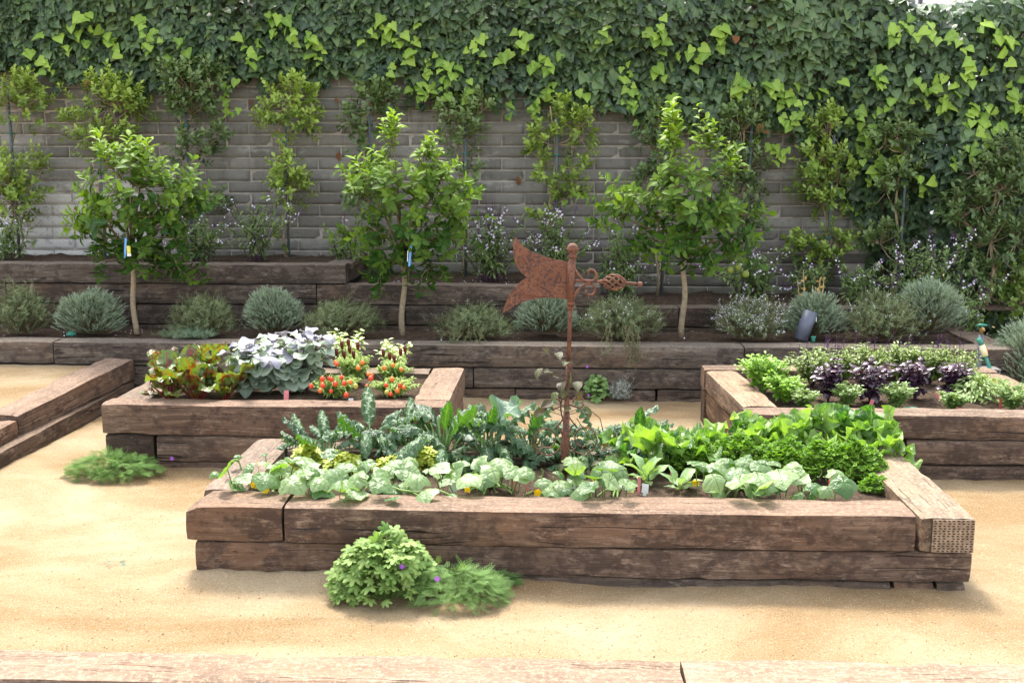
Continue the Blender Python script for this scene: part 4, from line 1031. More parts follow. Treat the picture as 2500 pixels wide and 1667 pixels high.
# ---------------------------------------------------------------- citrus trees
def citrus(label, base, lean, clumps, seed, fruit=0):
    r = random.Random(seed); root = thing('citrus_tree', label, 'tree', base, 0, 'young citrus standards on the lower terrace')
    O = Vector(base); T = MB(); L = Leaves(CITRUS)
    fork = Vector((lean, 0, .60)); pts = []
    for q in range(9):
        t = q / 8; pts.append(Vector((lean * t + .012 * math.sin(t * 7 + seed), .008 * math.sin(t * 5), fork.z * t)))
    T.tube(pts, [.024 - .0008 * q for q in range(9)], 8); T.build('trunk', M['bark'], root)
    Bm = MB(); cc = Vector((lean, -.04, 1.05))
    for (p, rx, rz, n, tint, up) in clumps:
        c = Vector(p) - O
        Bm.tube([fork, fork.lerp(c, .5) + Vector((0, 0, .04)), c], [.013, .009, .004], 6)
        for i in range(int(n * 1.2)):
            d = rdir(r, .15); e = r.random() ** .4
            a = c + Vector((d.x * rx * e, d.y * min(rx, .26) * e, d.z * rz * e))
            outd = (a - cc); outd = outd.normalized() if outd.length > .05 else d
            out = (outd * .8 + Vector((r.gauss(0, .25), -.12, up + r.gauss(0, .2)))).normalized()
            l = r.uniform(.09, .17); Bm.tube([c.lerp(a, .3), a, a + out * l], [.004, .003, .0015], 4, cap=False)
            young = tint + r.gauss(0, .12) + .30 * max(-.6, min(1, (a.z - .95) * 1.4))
            m_ = r.randint(8, 12)
            for q in range(m_):
                t = q / (m_ - 1); pp = a + out * l * t; an = q * 2.4 + r.random() * .7
                u = out.orthogonal().normalized(); w = out.cross(u); side = u * math.cos(an) + w * math.sin(an)
                ld = (side * 1.0 + out * (.25 + .75 * t)).normalized(); nn = (out - side * .45 + Vector((0, -.2, .3))).normalized()
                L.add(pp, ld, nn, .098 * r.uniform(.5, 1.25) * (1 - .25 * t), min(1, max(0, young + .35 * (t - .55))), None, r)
    Bm.build('branches', M['twig'], root)
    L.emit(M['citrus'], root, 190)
    for i in range(fruit):
        f = MB(); p = (.30 + .055 * i, -.28, .545 + .03 * math.sin(i * 2.5)); f.ball(p, .026, 10, 8, (1, 1, 1.08)); f.build('fruit', M['lime'], root)
    return root
def cl(p, rx, rz, n, tint, up=.5): return (p, rx * 1.18 / 303.0, rz * 1.08 / 303.0, n, tint, up)
C1 = citrus('left citrus tree with a blue and yellow tag, in front of whitewashed blocks', (-3.250, 8.164, 0.375), .0, [
    cl((-3.298, 8.120, 1.615), 55, 50, 12, .50, 1.0), cl((-3.096, 8.120, 1.664), 36, 44, 9, .58, 1.1), cl((-3.200, 8.100, 1.471), 85, 60, 22, .32), cl((-2.900, 8.100, 1.503), 46, 46, 10, .40),
    cl((-3.484, 8.080, 1.309), 50, 32, 10, .58, .4), cl((-3.241, 8.050, 1.279), 75, 46, 18, .36), cl((-2.861, 8.100, 1.309), 60, 46, 13, .25), cl((-3.053, 8.100, 1.146), 72, 42, 15, .18, .1), cl((-3.387, 8.100, 1.128), 52, 30, 9, .18, .1), cl((-2.894, 8.100, 0.998), 55, 30, 8, .20, -.2), cl((-3.209, 8.050, 0.985), 60, 24, 6, .16, -.2)], 21)
C2 = citrus('middle citrus tree with tall lime green shoots and a blue tag strip', (-1.185, 8.210, 0.375), .015, [
    cl((-1.213, 8.120, 1.776), 26, 50, 7, .75, 1.4), cl((-0.988, 8.120, 1.665), 26, 44, 7, .66, 1.3), cl((-1.230, 8.100, 1.538), 66, 46, 16, .50, .9), cl((-0.874, 8.100, 1.538), 36, 34, 7, .60, .9), cl((-1.394, 8.100, 1.473), 50, 46, 10, .50, .7),
    cl((-1.033, 8.060, 1.380), 85, 50, 22, .36), cl((-0.779, 8.100, 1.346), 46, 46, 9, .42), cl((-1.400, 8.100, 1.216), 56, 34, 10, .38, .2), cl((-1.133, 8.050, 1.139), 85, 42, 18, .22, .1), cl((-0.846, 8.100, 1.136), 60, 34, 9, .34, .1), cl((-1.266, 8.050, 0.961), 55, 34, 9, .12, -.2), cl((-0.957, 8.050, 0.913), 46, 28, 7, .14, -.2)], 22)
C3 = citrus('right citrus tree with one tall spire and small green fruit', (0.956, 8.219, 0.375), -.005, [
    cl((0.825, 8.120, 1.916), 9, 46, 5, .80, 1.8), cl((0.837, 8.120, 1.697), 22, 44, 6, .58, 1.4), cl((1.078, 8.120, 1.807), 26, 44, 7, .62, 1.4), cl((1.170, 8.100, 1.603), 34, 46, 8, .48, 1.0), cl((0.951, 8.100, 1.508), 65, 50, 16, .38, .7),
    cl((0.569, 8.080, 1.429), 76, 26, 12, .40, .3), cl((0.477, 8.100, 1.301), 46, 26, 6, .34, .3), cl((0.888, 8.050, 1.289), 85, 46, 22, .28), cl((1.211, 8.100, 1.319), 58, 50, 13, .28), cl((1.309, 8.080, 1.145), 42, 34, 8, .28, .2), cl((0.860, 8.050, 1.114), 72, 40, 14, .24, .0), cl((1.133, 8.050, 1.051), 66, 30, 9, .24, -.1)], 23, fruit=3)
def plant_tag_on_tree(loc, label, kind):
    root = thing('plant_tag', label, 'plant tag', loc, 0, 'tags hanging on the citrus trees')
    m = MB(); m.box((0, 0, 0), (.015, .002, .15), Matrix.Rotation(.10, 3, 'Y')); m.build('strip', M['tagblue'], root, smooth=False)
    if kind:
        m = MB(); m.box((.026, -.004, -.012), (.028, .002, .060)); m.build('card', M['tagyellow'], root, smooth=False)
        m = MB(); m.box((.0275, -.0055, -.050), (.030, .002, .018)); m.build('card_foot', M['white'], root, smooth=False)
        m = MB(); m.tube([(.0265, -.0055, -.022), (.0265, -.0075, -.022)], .010, 14); m.build('round_mark', simple('pale_yellow_print', (.70, .62, .16), .5), root, smooth=False)
    else:
        m = MB(); m.box((-.017, -.002, .0), (.006, .002, .08), Matrix.Rotation(.05, 3, 'Y')); m.build('white_strip', M['white'], root, smooth=False)
plant_tag_on_tree((-3.185, 7.900, 1.064), 'blue strip tag with a yellow card hanging in the left citrus', True)
plant_tag_on_tree((-1.076, 7.900, 1.014), 'narrow blue and white strip tag hanging in the middle citrus', False)

# ---------------------------------------------------------------- herb mounds
def mound(name, label, cat, loc, rx, h, mat, seed, style, n=300, ry=None, group=None, flowers=0, trail=()):
    r = random.Random(seed); root = thing(name, label, cat, loc, 0, group); L = Leaves(NEEDLE); S = MB(); ry = ry or rx * .8
    lav = style == 'lav'
    W = Leaves(PETAL)
    n = int(n * (2.3 if lav else 2.0))
    for i in range(n):
        a = r.uniform(0, 6.283); e = r.random() ** .5; up = math.sqrt(max(0, 1 - e * e)); rad_ = Vector((math.cos(a), math.sin(a), 0))
        lump = 1 + (.16 if lav else .30) * mnoise.noise(Vector((math.cos(a) * e * 2.3, math.sin(a) * e * 2.3, seed))) + (.05 if lav else .08) * r.gauss(0, 1)
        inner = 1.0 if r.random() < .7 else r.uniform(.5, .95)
        tip = Vector((rad_.x * rx * e * lump, rad_.y * ry * e * lump, h * (.10 + .90 * up) * lump)) * inner
        if not lav and r.random() < .10: tip += rad_ * r.uniform(0, .07) + Vector((0, 0, r.uniform(-.01, .06)))
        axn = (rad_ * (.25 + .7 * e) + Vector((0, 0, 1.0 - .45 * e)) + rdir(r) * (.30 if lav else .6)).normalized()
        l = r.uniform(.05, .10) * (1.0 if lav else .9); mid = tip - axn * l
        if mid.z < .005: mid.z = .005
        if i % 3 == 0: S.tube([Vector((mid.x * .25, mid.y * .25, 0)), mid, tip], [.0028, .002, .001], 3, cap=False)
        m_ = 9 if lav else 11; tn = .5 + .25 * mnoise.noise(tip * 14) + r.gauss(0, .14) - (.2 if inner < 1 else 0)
        u = axn.orthogonal().normalized(); w = axn.cross(u)
        for q in range(m_):
            t = q / (m_ - 1); p = mid.lerp(tip, t); an = q * 2.4 + r.random()
            side = u * math.cos(an) + w * math.sin(an)
            d = side * (.5 if lav else 1.0) + axn * (1.0 if lav else .5)
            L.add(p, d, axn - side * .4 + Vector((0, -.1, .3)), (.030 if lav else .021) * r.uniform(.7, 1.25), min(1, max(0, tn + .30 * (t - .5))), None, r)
        if flowers and r.random() < flowers:
            for q in range(3): W.add(mid.lerp(tip, .6 + .2 * q) + Vector((0, -.01, .008)), rdir(r, .3), rdir(r), .010, r.random(), None, r)
    for (ox, oy, ln, k) in trail:
        for i in range(k):
            x = ox + r.gauss(0, .045); y = oy + r.gauss(0, .015); l = ln * r.uniform(.5, 1.05); pts = []
            for q in range(9):
                t = q / 8; pts.append(Vector((x * .7 + x * .3 * t + .012 * math.sin(q + i), oy * .4 + (y - oy * .4) * min(1, t * 2.4) - .012 * t, h * .35 * (1 - t) - l * max(0, t - .25) / .75 + .03)))
            S.tube(pts, .0018, 3, cap=False)
            for q in range(42):
                t = q / 41 * 7.99; j = int(t); p = pts[j].lerp(pts[j + 1], t - j)
                L.add(p, rdir(r, -.15), rdir(r, .3), .022 * r.uniform(.7, 1.2), r.uniform(.2, .8), None, r)
    S.build('stems', M['twig'], root); L.joined('foliage', mat, root)
    if W.p: W.joined('flowers', M['wflower'], root)
    return root
TZ = .375
MD = 'herb mounds along the lower terrace'
mound('rosemary', 'dark rosemary mound at the left edge of the terrace', 'rosemary', (-4.098, 8.080, 0.403), .23, .32, M['rose'], 31, 'rose', 420, group=MD)
mound('lavender', 'blue grey lavender ball left of the left citrus trunk', 'lavender', (-3.577, 8.100, 0.397), .27, .31, M['lav'], 32, 'lav', 480, group=MD)
mound('rosemary', 'rosemary mound right of the left citrus trunk', 'rosemary', (-2.687, 8.050, 0.405), .25, .28, M['rose'], 33, 'rose', 440, group=MD)
mound('lavender', 'round silver green lavender ball behind the aubergines', 'lavender', (-2.157, 8.120, 0.417), .23, .31, M['lav'], 34, 'lav', 450, group=MD)
mound('rosemary', 'spreading rosemary left of the middle citrus trunk', 'rosemary', (-1.617, 8.060, 0.410), .31, .24, M['rose'], 35, 'rose', 460, group=MD)
mound('rosemary', 'low rosemary hanging onto the timber right of the middle citrus', 'rosemary', (-0.599, 8.000, 0.408), .31, .21, M['rose'], 36, 'rose', 460, ry=.2, group=MD, trail=((-.14, -.27, .06, 8), (.02, -.27, .05, 6)))
mound('lavender', 'lavender ball behind the rusty flag and pole', 'lavender', (-0.080, 8.100, 0.428), .24, .30, M['lav'], 37, 'lav', 450, group=MD)
mound('rosemary', 'rosemary trailing over the timber right of the vane', 'rosemary', (0.471, 8.000, 0.422), .32, .27, M['rose'], 38, 'rose', 540, ry=.24, group=MD, flowers=.06, trail=((.10, -.37, .22, 9), (-.12, -.37, .14, 4), (.02, -.36, .08, 5)))
mound('rosemary', 'rosemary mound dotted with pale flowers, right of the right citrus', 'rosemary', (1.427, 8.020, 0.419), .28, .26, M['rose'], 39, 'rose', 480, group=MD, flowers=.45)
mound('lavender', 'grey green lavender with dry brown stalks behind the slate tube', 'lavender', (1.916, 8.120, 0.418), .24, .30, M['lav'], 40, 'lav', 420, group=MD)
mound('rosemary', 'tall rosemary mound above the purple basil', 'rosemary', (2.408, 8.020, 0.416), .30, .31, M['rose'], 41, 'rose', 560, group=MD, flowers=.08)
mound('lavender', 'large lavender ball at the right end of the terrace', 'lavender', (2.761, 8.140, 0.454), .27, .35, M['lav'], 42, 'lav', 560, group=MD)
mound('lavender', 'grey green lavender growing at ground level past the wall end', 'lavender', (3.325, 7.750, -0.038), .24, .58, M['lav'], 43, 'lav', 560, ry=.28)
mound('santolina', 'small silver cushion at the foot of the retaining wall', 'santolina', (0.455, 7.655, 0.020), .085, .125, M['greyshrub'], 44, 'rose', 150, ry=.08)
mound('thyme', 'grey trailing thyme spilling onto the timber by the chard', 'thyme', (-2.736, 7.860, 0.416), .22, .05, M['trail'], 45, 'rose', 240, ry=.12)
# dry stalks in the lavender
t = thing('dry_stalks', 'bare tan stalks with withered leaves standing over the lavender by the tube', 'dry plant', (1.925, 8.160, 0.422)); m = MB(); rr_ = random.Random(6); L = Leaves(OVAL)
for i in range(7):
    x = rr_.gauss(0, .05); m.tube([(x * .3, 0, 0), (x * .8, 0, .2), (x * 1.1, -.01, .36 + rr_.random() * .12)], .0028, 4)
    for q in range(4): L.add((x * .9, -.01, .25 + .05 * q), rdir(rr_), rdir(rr_), .035, rr_.uniform(.6, 1), None, rr_)
m.build('stems', simple('straw', (.42, .30, .14), .8), t); L.joined('foliage', leafmat('withered_leaf', (.30, .16, .05), (.48, .33, .12), .2, (1, 1, 1), .8, .1), t)

# ---------------------------------------------------------------- salvias on the upper terrace
def salvia(label, loc, w, h, seed, stems=26, fl=.6):
    r = random.Random(seed); root = thing('salvia', label, 'salvia', loc, 0, 'flowering salvias on the upper terrace')
    S = MB(); L = Leaves(LANCE); F = Leaves(PETAL); C = Leaves(TINYO)
    for i in range(stems):
        b = Vector((r.gauss(0, .05), r.gauss(0, .04), 0)); e = Vector((r.gauss(0, w * .55), r.uniform(-.18, .12) - .03, h * r.uniform(.35, 1.05)))
        mid = b.lerp(e, .5) + Vector((0, 0, .08)); pts = [b.lerp(mid, q / 3) for q in range(3)] + [mid.lerp(e, q / 4) for q in range(5)]
        S.tube(pts, [.003] * 3 + [.0022] * 5, 3, cap=False)
        for q in range(26):
            t = .15 + .85 * q / 25; j = min(6, int(t * 7)); p = pts[j].lerp(pts[j + 1], t * 7 - j)
            L.add(p, rdir(r, .1) + Vector((0, -.2, 0)), Vector((r.gauss(0, .4), -.5, 1)), r.uniform(.035, .075) * (1.15 - .4 * t), min(1, max(0, r.gauss(.45, .25))), None, r)
        if r.random() < fl:
            d = (e - mid).normalized(); ln = r.uniform(.08, .17); d = (d + Vector((0, -.1, .2))).normalized(); S.tube([e, e + d * ln], .0016, 3, cap=False)
            for q in range(int(ln * 110)):
                p = e + d * ln * r.random() + Vector((r.gauss(0, .007), r.gauss(0, .007), 0))
                C.add(p, rdir(r, .2), rdir(r), .013, r.random(), None, r)
            for q in range(r.randint(2, 6)):
                F.add(e + d * ln * r.uniform(0, .7) + Vector((r.gauss(0, .012), -.012, r.gauss(0, .008))), rdir(r, -.2), Vector((r.gauss(0, .3), -1, .3)), .019 * r.uniform(.7, 1.2), r.random(), None, r)
    S.build('stems', M['pstem'], root); L.joined('foliage', M['salvia'], root)
    if C.p: C.joined('calyces', M['pflower'], root); F.joined('petals', M['wflower'], root)
salvia('small salvia at the foot of the far left shrub', (-4.651, 9.100, 0.843), .18, .36, 61, 18, .3)
salvia('salvia with few flowers leaning over the timber right of the left citrus', (-2.999, 8.950, 0.846), .30, .36, 62, 26, .5)
salvia('thin salvia in front of the pale two tiered shrub', (-2.544, 9.100, 0.844), .22, .50, 63, 18, .6)
salvia('low salvia left of the middle citrus foliage', (-1.746, 9.000, 0.821), .16, .34, 64, 12, .3)
salvia('large white and purple flowered salvia right of the middle citrus', (-0.544, 9.000, 0.695), .27, .56, 65, 44, .7)
salvia('salvia with dense white flowers behind the vane top', (0.017, 9.000, 0.691), .24, .58, 66, 44, .8)
salvia('salvia left of the right citrus behind the vane arrow', (0.501, 8.900, 0.561), .26, .62, 67, 42, .55)
salvia('salvia with pale flowers right of the right citrus trunk', (1.611, 8.950, 0.525), .26, .40, 68, 42, .6)
salvia('small leafy salvia below the bare stemmed shrub', (2.058, 9.050, 0.550), .18, .30, 69, 18, .35)
salvia('broad salvia behind the right end lavender', (2.925, 8.750, 0.490), .30, .58, 70, 52, .6)
salvia('airy salvia spike leaning past the end of the wall', (3.203, 8.500, 0.357), .14, .38, 71, 12, .8)
salvia('leafy salvia between the bare stemmed shrub and the thin shrub', (2.398, 8.850, 0.543), .22, .34, 72, 24, .4)

# ================================================================ WEATHERVANE
VY = 4.98
def vane():
    root = thing('weathervane', 'rusty swallow tailed iron pennant vane on a pole in the front bed', 'weathervane', (.033, VY, .25))
    O = Vector(root.location)
    def R(l): return [Vector(p) - O for p in l]
    foot, top = Vector((.033, VY, .05)) - O, Vector((.068, VY, 1.30)) - O
    def on(z): t = (z - .05) / 1.25; return foot.lerp(top, t)
    m = MB(); m.tube([on(z) for z in np.linspace(.05, .80, 9)], [.0155 - .0006 * i for i in range(9)], 10)
    m.tube([on(z) for z in (.26, .40, .56)], [.019, .020, .015], 6)
    m.tube([on(.80), on(1.0), on(1.07)], .010, 10); m.build('pole', M['rust'], root)
    m = MB(); m.tube([on(1.06), on(1.285)], .0165, 12); m.build('sleeve', M['rust'], root)
    m = MB()
    for z in (1.055, 1.075): m.tube([on(z - .005), on(z + .005)], .020, 12)
    m.build('collar', M['rust'], root)
    m = MB(); c = on(1.325); m.tube([on(1.283), on(1.292), on(1.30), on(1.31)], [.017, .024, .016, .02], 12); m.ball(c, .027, 16, 10); m.tube([c + Vector((0, 0, -.004)), c + Vector((0, 0, .002))], .0285, 16); m.build('finial_ball', M['rust'], root)
    # flag plate
    edge = R([(0.055, 4.980, 1.263), (0.029, 4.980, 1.269), (-0.005, 4.980, 1.275), (-0.045, 4.980, 1.285), (-0.085, 4.980, 1.298), (-0.121, 4.980, 1.314), (-0.153, 4.980, 1.334), (-0.175, 4.980, 1.356), (-0.193, 4.980, 1.382), (-0.201, 4.980, 1.356), (-0.203, 4.980, 1.318), (-0.197, 4.980, 1.280), (-0.185, 4.980, 1.244), (-0.167, 4.980, 1.218), (-0.141, 4.980, 1.196), (-0.167, 4.980, 1.176), (-0.191, 4.980, 1.153), (-0.211, 4.980, 1.127), (-0.229, 4.980, 1.099), (-0.243, 4.980, 1.062), (-0.255, 4.980, 1.027), (-0.235, 4.980, 1.038), (-0.209, 4.980, 1.056), (-0.177, 4.980, 1.075), (-0.140, 4.980, 1.087), (-0.100, 4.980, 1.095), (-0.056, 4.980, 1.100), (-0.004, 4.980, 1.098), (0.044, 4.980, 1.092)])
    bend = lambda p: Vector((p.x, .018 * math.sin((p.x + .1) * 9) + .008 * mnoise.noise(Vector((p.x * 9, p.z * 9, 1))), p.z))
    from mathutils.geometry import tessellate_polygon
    n = len(edge); tri = tessellate_polygon([[Vector((p.x, p.z, 0)) for p in edge]])
    V = []
    for sgn in (-.002, .002):
        for p in edge: q = bend(p); V.append((q.x, q.y + sgn, q.z))
    F = [tuple(t) for t in tri] + [tuple(n + i for i in reversed(t)) for t in tri]
    F += [((i + 1) % n, i, n + i, n + (i + 1) % n) for i in range(n)]
    mb = MB(); mb.add(V, F); mb.build('pennant', M['rust'], root, smooth=False)
    m = MB(); e0 = R([(0.051, 4.980, 1.261), (0.048, 4.980, 1.092)])
    m.tube(e0, .005, 6); m.build('flag_rod', M['rust'], root)
    # arrow arm, twisted basket, end ball
    bar = R([(0.071, 4.975, 1.181), (0.129, 4.975, 1.180), (0.203, 4.975, 1.176), (0.229, 4.975, 1.174)]); m = MB(); m.tube(bar, .0065, 8)
    bar2 = R([(0.302, 4.975, 1.171), (0.338, 4.975, 1.169), (0.374, 4.975, 1.165)]); m.tube(bar2, [.006, .0075, .007], 8); m.build('arm', M['rust'], root)
    m = MB(); m.ball(R([(0.378, 4.975, 1.165)])[0], .0125, 12, 8); m.ball(R([(0.201, 4.975, 1.176)])[0], .0115, 10, 8); m.ball(R([(0.312, 4.975, 1.171)])[0], .0105, 10, 8); m.build('arm_ball', M['rust'], root)
    a, b = R([(0.207, 4.975, 1.176), (0.314, 4.975, 1.171)]); ax = (b - a); axn = ax.normalized(); u = Vector((0, 0, 1)); u = (u - axn * u.dot(axn)).normalized(); w = axn.cross(u)
    for k in range(8):
        pts = []
        for q in range(13):
            t = q / 12; rad = .033 * math.sin(math.pi * t) ** .7 + .003; an = k * math.pi / 4 + t * 2.4
            pts.append(a + ax * t + (u * math.cos(an) + w * math.sin(an)) * rad)
        m = MB(); m.tube(pts, .0045, 6); m.build('basket_rod', M['rust'], root)
    for l in ([(0.075, 4.975, 1.238), (0.091, 4.975, 1.214), (0.109, 4.975, 1.190), (0.129, 4.975, 1.176), (0.145, 4.975, 1.172), (0.163, 4.975, 1.178), (0.177, 4.975, 1.192), (0.179, 4.975, 1.210), (0.168, 4.975, 1.226), (0.152, 4.975, 1.232), (0.139, 4.975, 1.224), (0.139, 4.975, 1.210)],
              [(0.068, 4.975, 1.089), (0.076, 4.975, 1.107), (0.092, 4.975, 1.131), (0.112, 4.975, 1.153), (0.133, 4.975, 1.166), (0.155, 4.975, 1.166), (0.171, 4.975, 1.152), (0.174, 4.975, 1.132), (0.162, 4.975, 1.116), (0.142, 4.975, 1.113), (0.130, 4.975, 1.125), (0.136, 4.975, 1.136)]):
        m = MB(); m.tube(R(l), [.0065] * (len(l) - 3) + [.006, .0055, .006], 8); m.build('scroll', M['rust'], root)
    # scrolled braces round the foot of the pole
    for sg, dy in ((-1, 0.0), (1, .03)):
        pts = []
        for q in range(40):
            t = q / 39; an = math.radians(80) + t * math.radians(560); rad = .088 * (1 - .60 * t)
            cx_ = sg * (.088 + .0 * t); pts.append(Vector((.010 + cx_ + sg * -math.cos(an) * rad * -1 * .95, dy, .175 + math.sin(an) * rad * 1.05 - .07 * (1 - t) * 0)))
        pts = [on(.26 + .30)] + [on(.53) + Vector((sg * .02, dy, -.01)), on(.50) + Vector((sg * .05, dy, -.02))] + pts[3:]
        m = MB(); m.tube(pts, .0036, 6); m.build('brace_scroll', M['rust'], root)
        pts = [on(.60)]
        for q in range(16):
            t = q / 15; an = math.radians(-80 + 260 * t); rad = .026; pts.append(on(.60) + Vector((sg * (.055 + math.cos(an) * rad), dy, .0 + math.sin(an) * rad)))
        m = MB(); m.tube(pts, .004, 6); m.build('brace_scroll', M['rust'], root)
        pts = [on(.26) + Vector((sg * .005, 0, .0)), on(.30) + Vector((sg * .03, -.02, 0)), on(.36) + Vector((sg * .10, -.06, 0)), on(.45) + Vector((sg * .09, -.03, 0))]
    return root
vane()

def climber():
    root = thing('climbing_vine', 'bronze leaved vine twining up the vane pole', 'vine', (.035, VY, .25)); O = Vector(root.location); r = random.Random(8)
    L = Leaves(VINE); S = MB()
    pole = lambda z: Vector((.033 + .028 * (z - .26), VY, z))
    S.tube([pole(z) - O + Vector((.022 * math.cos(z * 16), .022 * math.sin(z * 16), 0)) for z in np.linspace(.26, .80, 26)], .0035, 5)
    lv = [(-0.042, 4.950, 0.852), (0.008, 4.950, 0.844), (-0.078, 4.950, 0.766), (-0.034, 4.950, 0.762), (-0.001, 4.950, 0.742), (-0.007, 4.950, 0.653), (0.040, 4.950, 0.674), (0.046, 4.950, 0.808), (0.104, 4.950, 0.654), (0.096, 4.950, 0.705), (0.117, 4.950, 0.612), (0.044, 4.950, 0.580), (-0.057, 4.950, 0.590), (-0.077, 4.950, 0.569), (-0.033, 4.950, 0.611), (0.135, 4.950, 0.581), (0.146, 4.950, 0.571), (0.023, 4.950, 0.705), (0.063, 4.950, 0.726)]
    for p in lv:
        p = Vector(p); b = pole(p.z - .03); S.tube([b - O, b.lerp(p, .6) + Vector((0, 0, .01)) - O, p - O], .0018, 4, cap=False)
        d = (p - b) * .6 + Vector((r.gauss(0, .03), -.03, r.gauss(-.02, .03))); L.add(p - O - d.normalized() * .02, d, (r.gauss(0, .4), -.6, .8), r.uniform(.05, .072), r.uniform(.2, 1), None, r)
    for line in ([(0.067, 4.930, 0.781), (0.103, 4.930, 0.740), (0.134, 4.930, 0.700)], [(0.065, 4.920, 0.494), (0.106, 4.920, 0.443), (0.137, 4.920, 0.370), (0.198, 4.920, 0.371)], [(0.095, 4.950, 0.539), (0.147, 4.950, 0.456), (0.219, 4.950, 0.394), (0.270, 4.950, 0.384)], [(0.167, 4.970, 0.566), (0.204, 4.970, 0.535), (0.219, 4.970, 0.473)]):
        S.tube([Vector(p) - O for p in line], .0025, 4, cap=False)
    for p in [(0.218, 4.920, 0.413), (0.258, 4.920, 0.403), (0.232, 4.920, 0.371), (0.198, 4.920, 0.360), (0.273, 4.920, 0.378), (0.209, 4.920, 0.335), (0.147, 4.920, 0.380), (0.138, 4.920, 0.338), (0.177, 4.920, 0.433), (0.067, 4.920, 0.337), (0.038, 4.920, 0.327)]:
        L.add(Vector(p) - O, (r.gauss(0, .7), -.3, r.gauss(0, .3)), (r.gauss(0, .3), -.3, 1), r.uniform(.035, .055), r.uniform(.3, .9), None, r)
    S.build('stem', M['dstem'], root); L.singles('leaf', M['vine'], root, range(len(L.p)))
climber()

# ================================================================ BED PLANTS
def rosette(name, label, cat, base, tpls, mat, n, size, seed, group=None, lean=(.25, 1.0), stem=None, tint=.5, singles=99, inner=.02, up_bias=0.0, stemmat=None, tvar=.22, stalk=None):
    """leaves from one crown, inner ones upright, outer ones leaning out"""
    r = random.Random(seed); root = thing(name, label, cat, base, 0, group); L = Leaves(tpls); S = MB()
    for i in range(n):
        t = (i + .5) / n; a = i * 2.4 + r.uniform(-.3, .3); out = Vector((math.cos(a), math.sin(a), 0))
        ln = lean[0] + (lean[1] - lean[0]) * t + r.uniform(-.1, .1)
        d = (out * math.sin(ln) + Vector((0, 0, math.cos(ln) + up_bias))).normalized()
        nn = (Vector((0, 0, math.sin(ln) + .05)) - out * math.cos(ln)) + Vector((r.gauss(0, .2), r.gauss(0, .2), 0))
        z = (stem or 0) * (1 - t)
        L.add(out * inner + Vector((0, 0, z)), d, nn, size * r.uniform(.72, 1.15) * (.75 + .25 * math.sin(math.pi * min(1, t * 1.2))), min(1, max(0, tint + r.gauss(0, tvar))), None, r)
    if stalk:
        for (p, d_, sz) in zip(L.p, L.d, L.s):
            p = Vector(p); d_ = Vector(d_); S.tube([p, p + d_ * sz * .16, p + d_ * sz * .34], [.0058, .0048, .0036], 6, cap=False)
    if stem: S.tube([(0, 0, -.02), (.004, 0, stem * .5), (0, 0, stem)], [.012, .011, .006], 7)
    if S.v: S.build('stem', stemmat or M['gstem'], root)
    L.emit(mat, root, singles)
    return root

KG = 'dinosaur kale along the back of the front bed'
for i, (b, n, s_, st, lab) in enumerate([
    ((-1.237, 5.246, 0.250), 8, .20, .03, 'leftmost small dinosaur kale, beside the left timber'),
    ((-1.130, 5.157, 0.250), 9, .235, .05, 'dinosaur kale with one dark curled leaf over the back timber'),
    ((-0.932, 5.243, 0.250), 12, .30, .06, 'dinosaur kale with arching leaves, third from the left timber'),
    ((-0.749, 5.267, 0.250), 12, .27, .06, 'dinosaur kale just left of the tallest upright one'),
    ((-0.558, 5.181, 0.250), 15, .375, .10, 'tallest dinosaur kale with a narrow upright leaf'),
    ((-0.342, 5.190, 0.250), 15, .32, .08, 'bushy dinosaur kale under the big paddle leaf'),
    ((-0.135, 5.229, 0.250), 12, .30, .06, 'dinosaur kale just left of the vane pole'),
    ((0.010, 5.174, 0.250), 9, .21, .04, 'short dinosaur kale right behind the vane pole'),
    ((0.111, 5.089, 0.250), 9, .19, .03, 'low dinosaur kale under the vine at the right of the pole'),
    ((0.219, 5.268, 0.250), 12, .29, .06, 'dinosaur kale right of the vane pole behind the vine'),
    ((0.421, 5.316, 0.250), 10, .26, .05, 'rightmost dinosaur kale among the first cabbages')]):
    rosette('kale_plant', lab, 'kale', b, KALE, M['kale'], n + 5, s_ * 1.18, 200 + i, KG, lean=(.05, .95), stem=st, tint=.5, stalk=True, tvar=.3, stemmat=M['kstem'])
# two broad collard leaves among the kale
rosette('collard_plant', 'collard with one tall paddle leaf and one broad drooping leaf', 'collard', (-0.362, 5.158, 0.250), COLLARD[:2], M['collard_dk'], 2, .25, 231, lean=(.22, .8), stem=.14, tint=.7)
CG = 'light green cabbages on the right of the front bed'
for i, (b, n, s_, st, lab) in enumerate([
    ((0.407, 5.123, 0.250), 9, .26, .05, 'leftmost light green cabbage, next to the kale'),
    ((0.595, 5.109, 0.250), 9, .24, .05, 'small cabbage above the parsley edge'),
    ((0.761, 5.330, 0.250), 9, .22, .04, 'low cabbage at the back beside the parsley'),
    ((1.008, 5.380, 0.250), 10, .25, .05, 'cabbage with a dark folded leaf near the middle'),
    ((1.190, 5.412, 0.250), 10, .25, .06, 'cabbage behind the parsley, in front of the right bed corner'),
    ((1.383, 5.396, 0.250), 12, .28, .07, 'tall cabbage with upright cupped leaves'),
    ((1.548, 5.363, 0.250), 12, .27, .07, 'large cabbage beside the right timber'),
    ((1.608, 5.237, 0.260), 8, .22, .04, 'cabbage whose leaves hang over the right timber')]):
    rosette('cabbage_plant', lab, 'cabbage', b, COLLARD, M['collard'], n + 6, s_ * .86, 240 + i, CG, lean=(.05, 1.25), stem=st, tint=.48, tvar=.34)

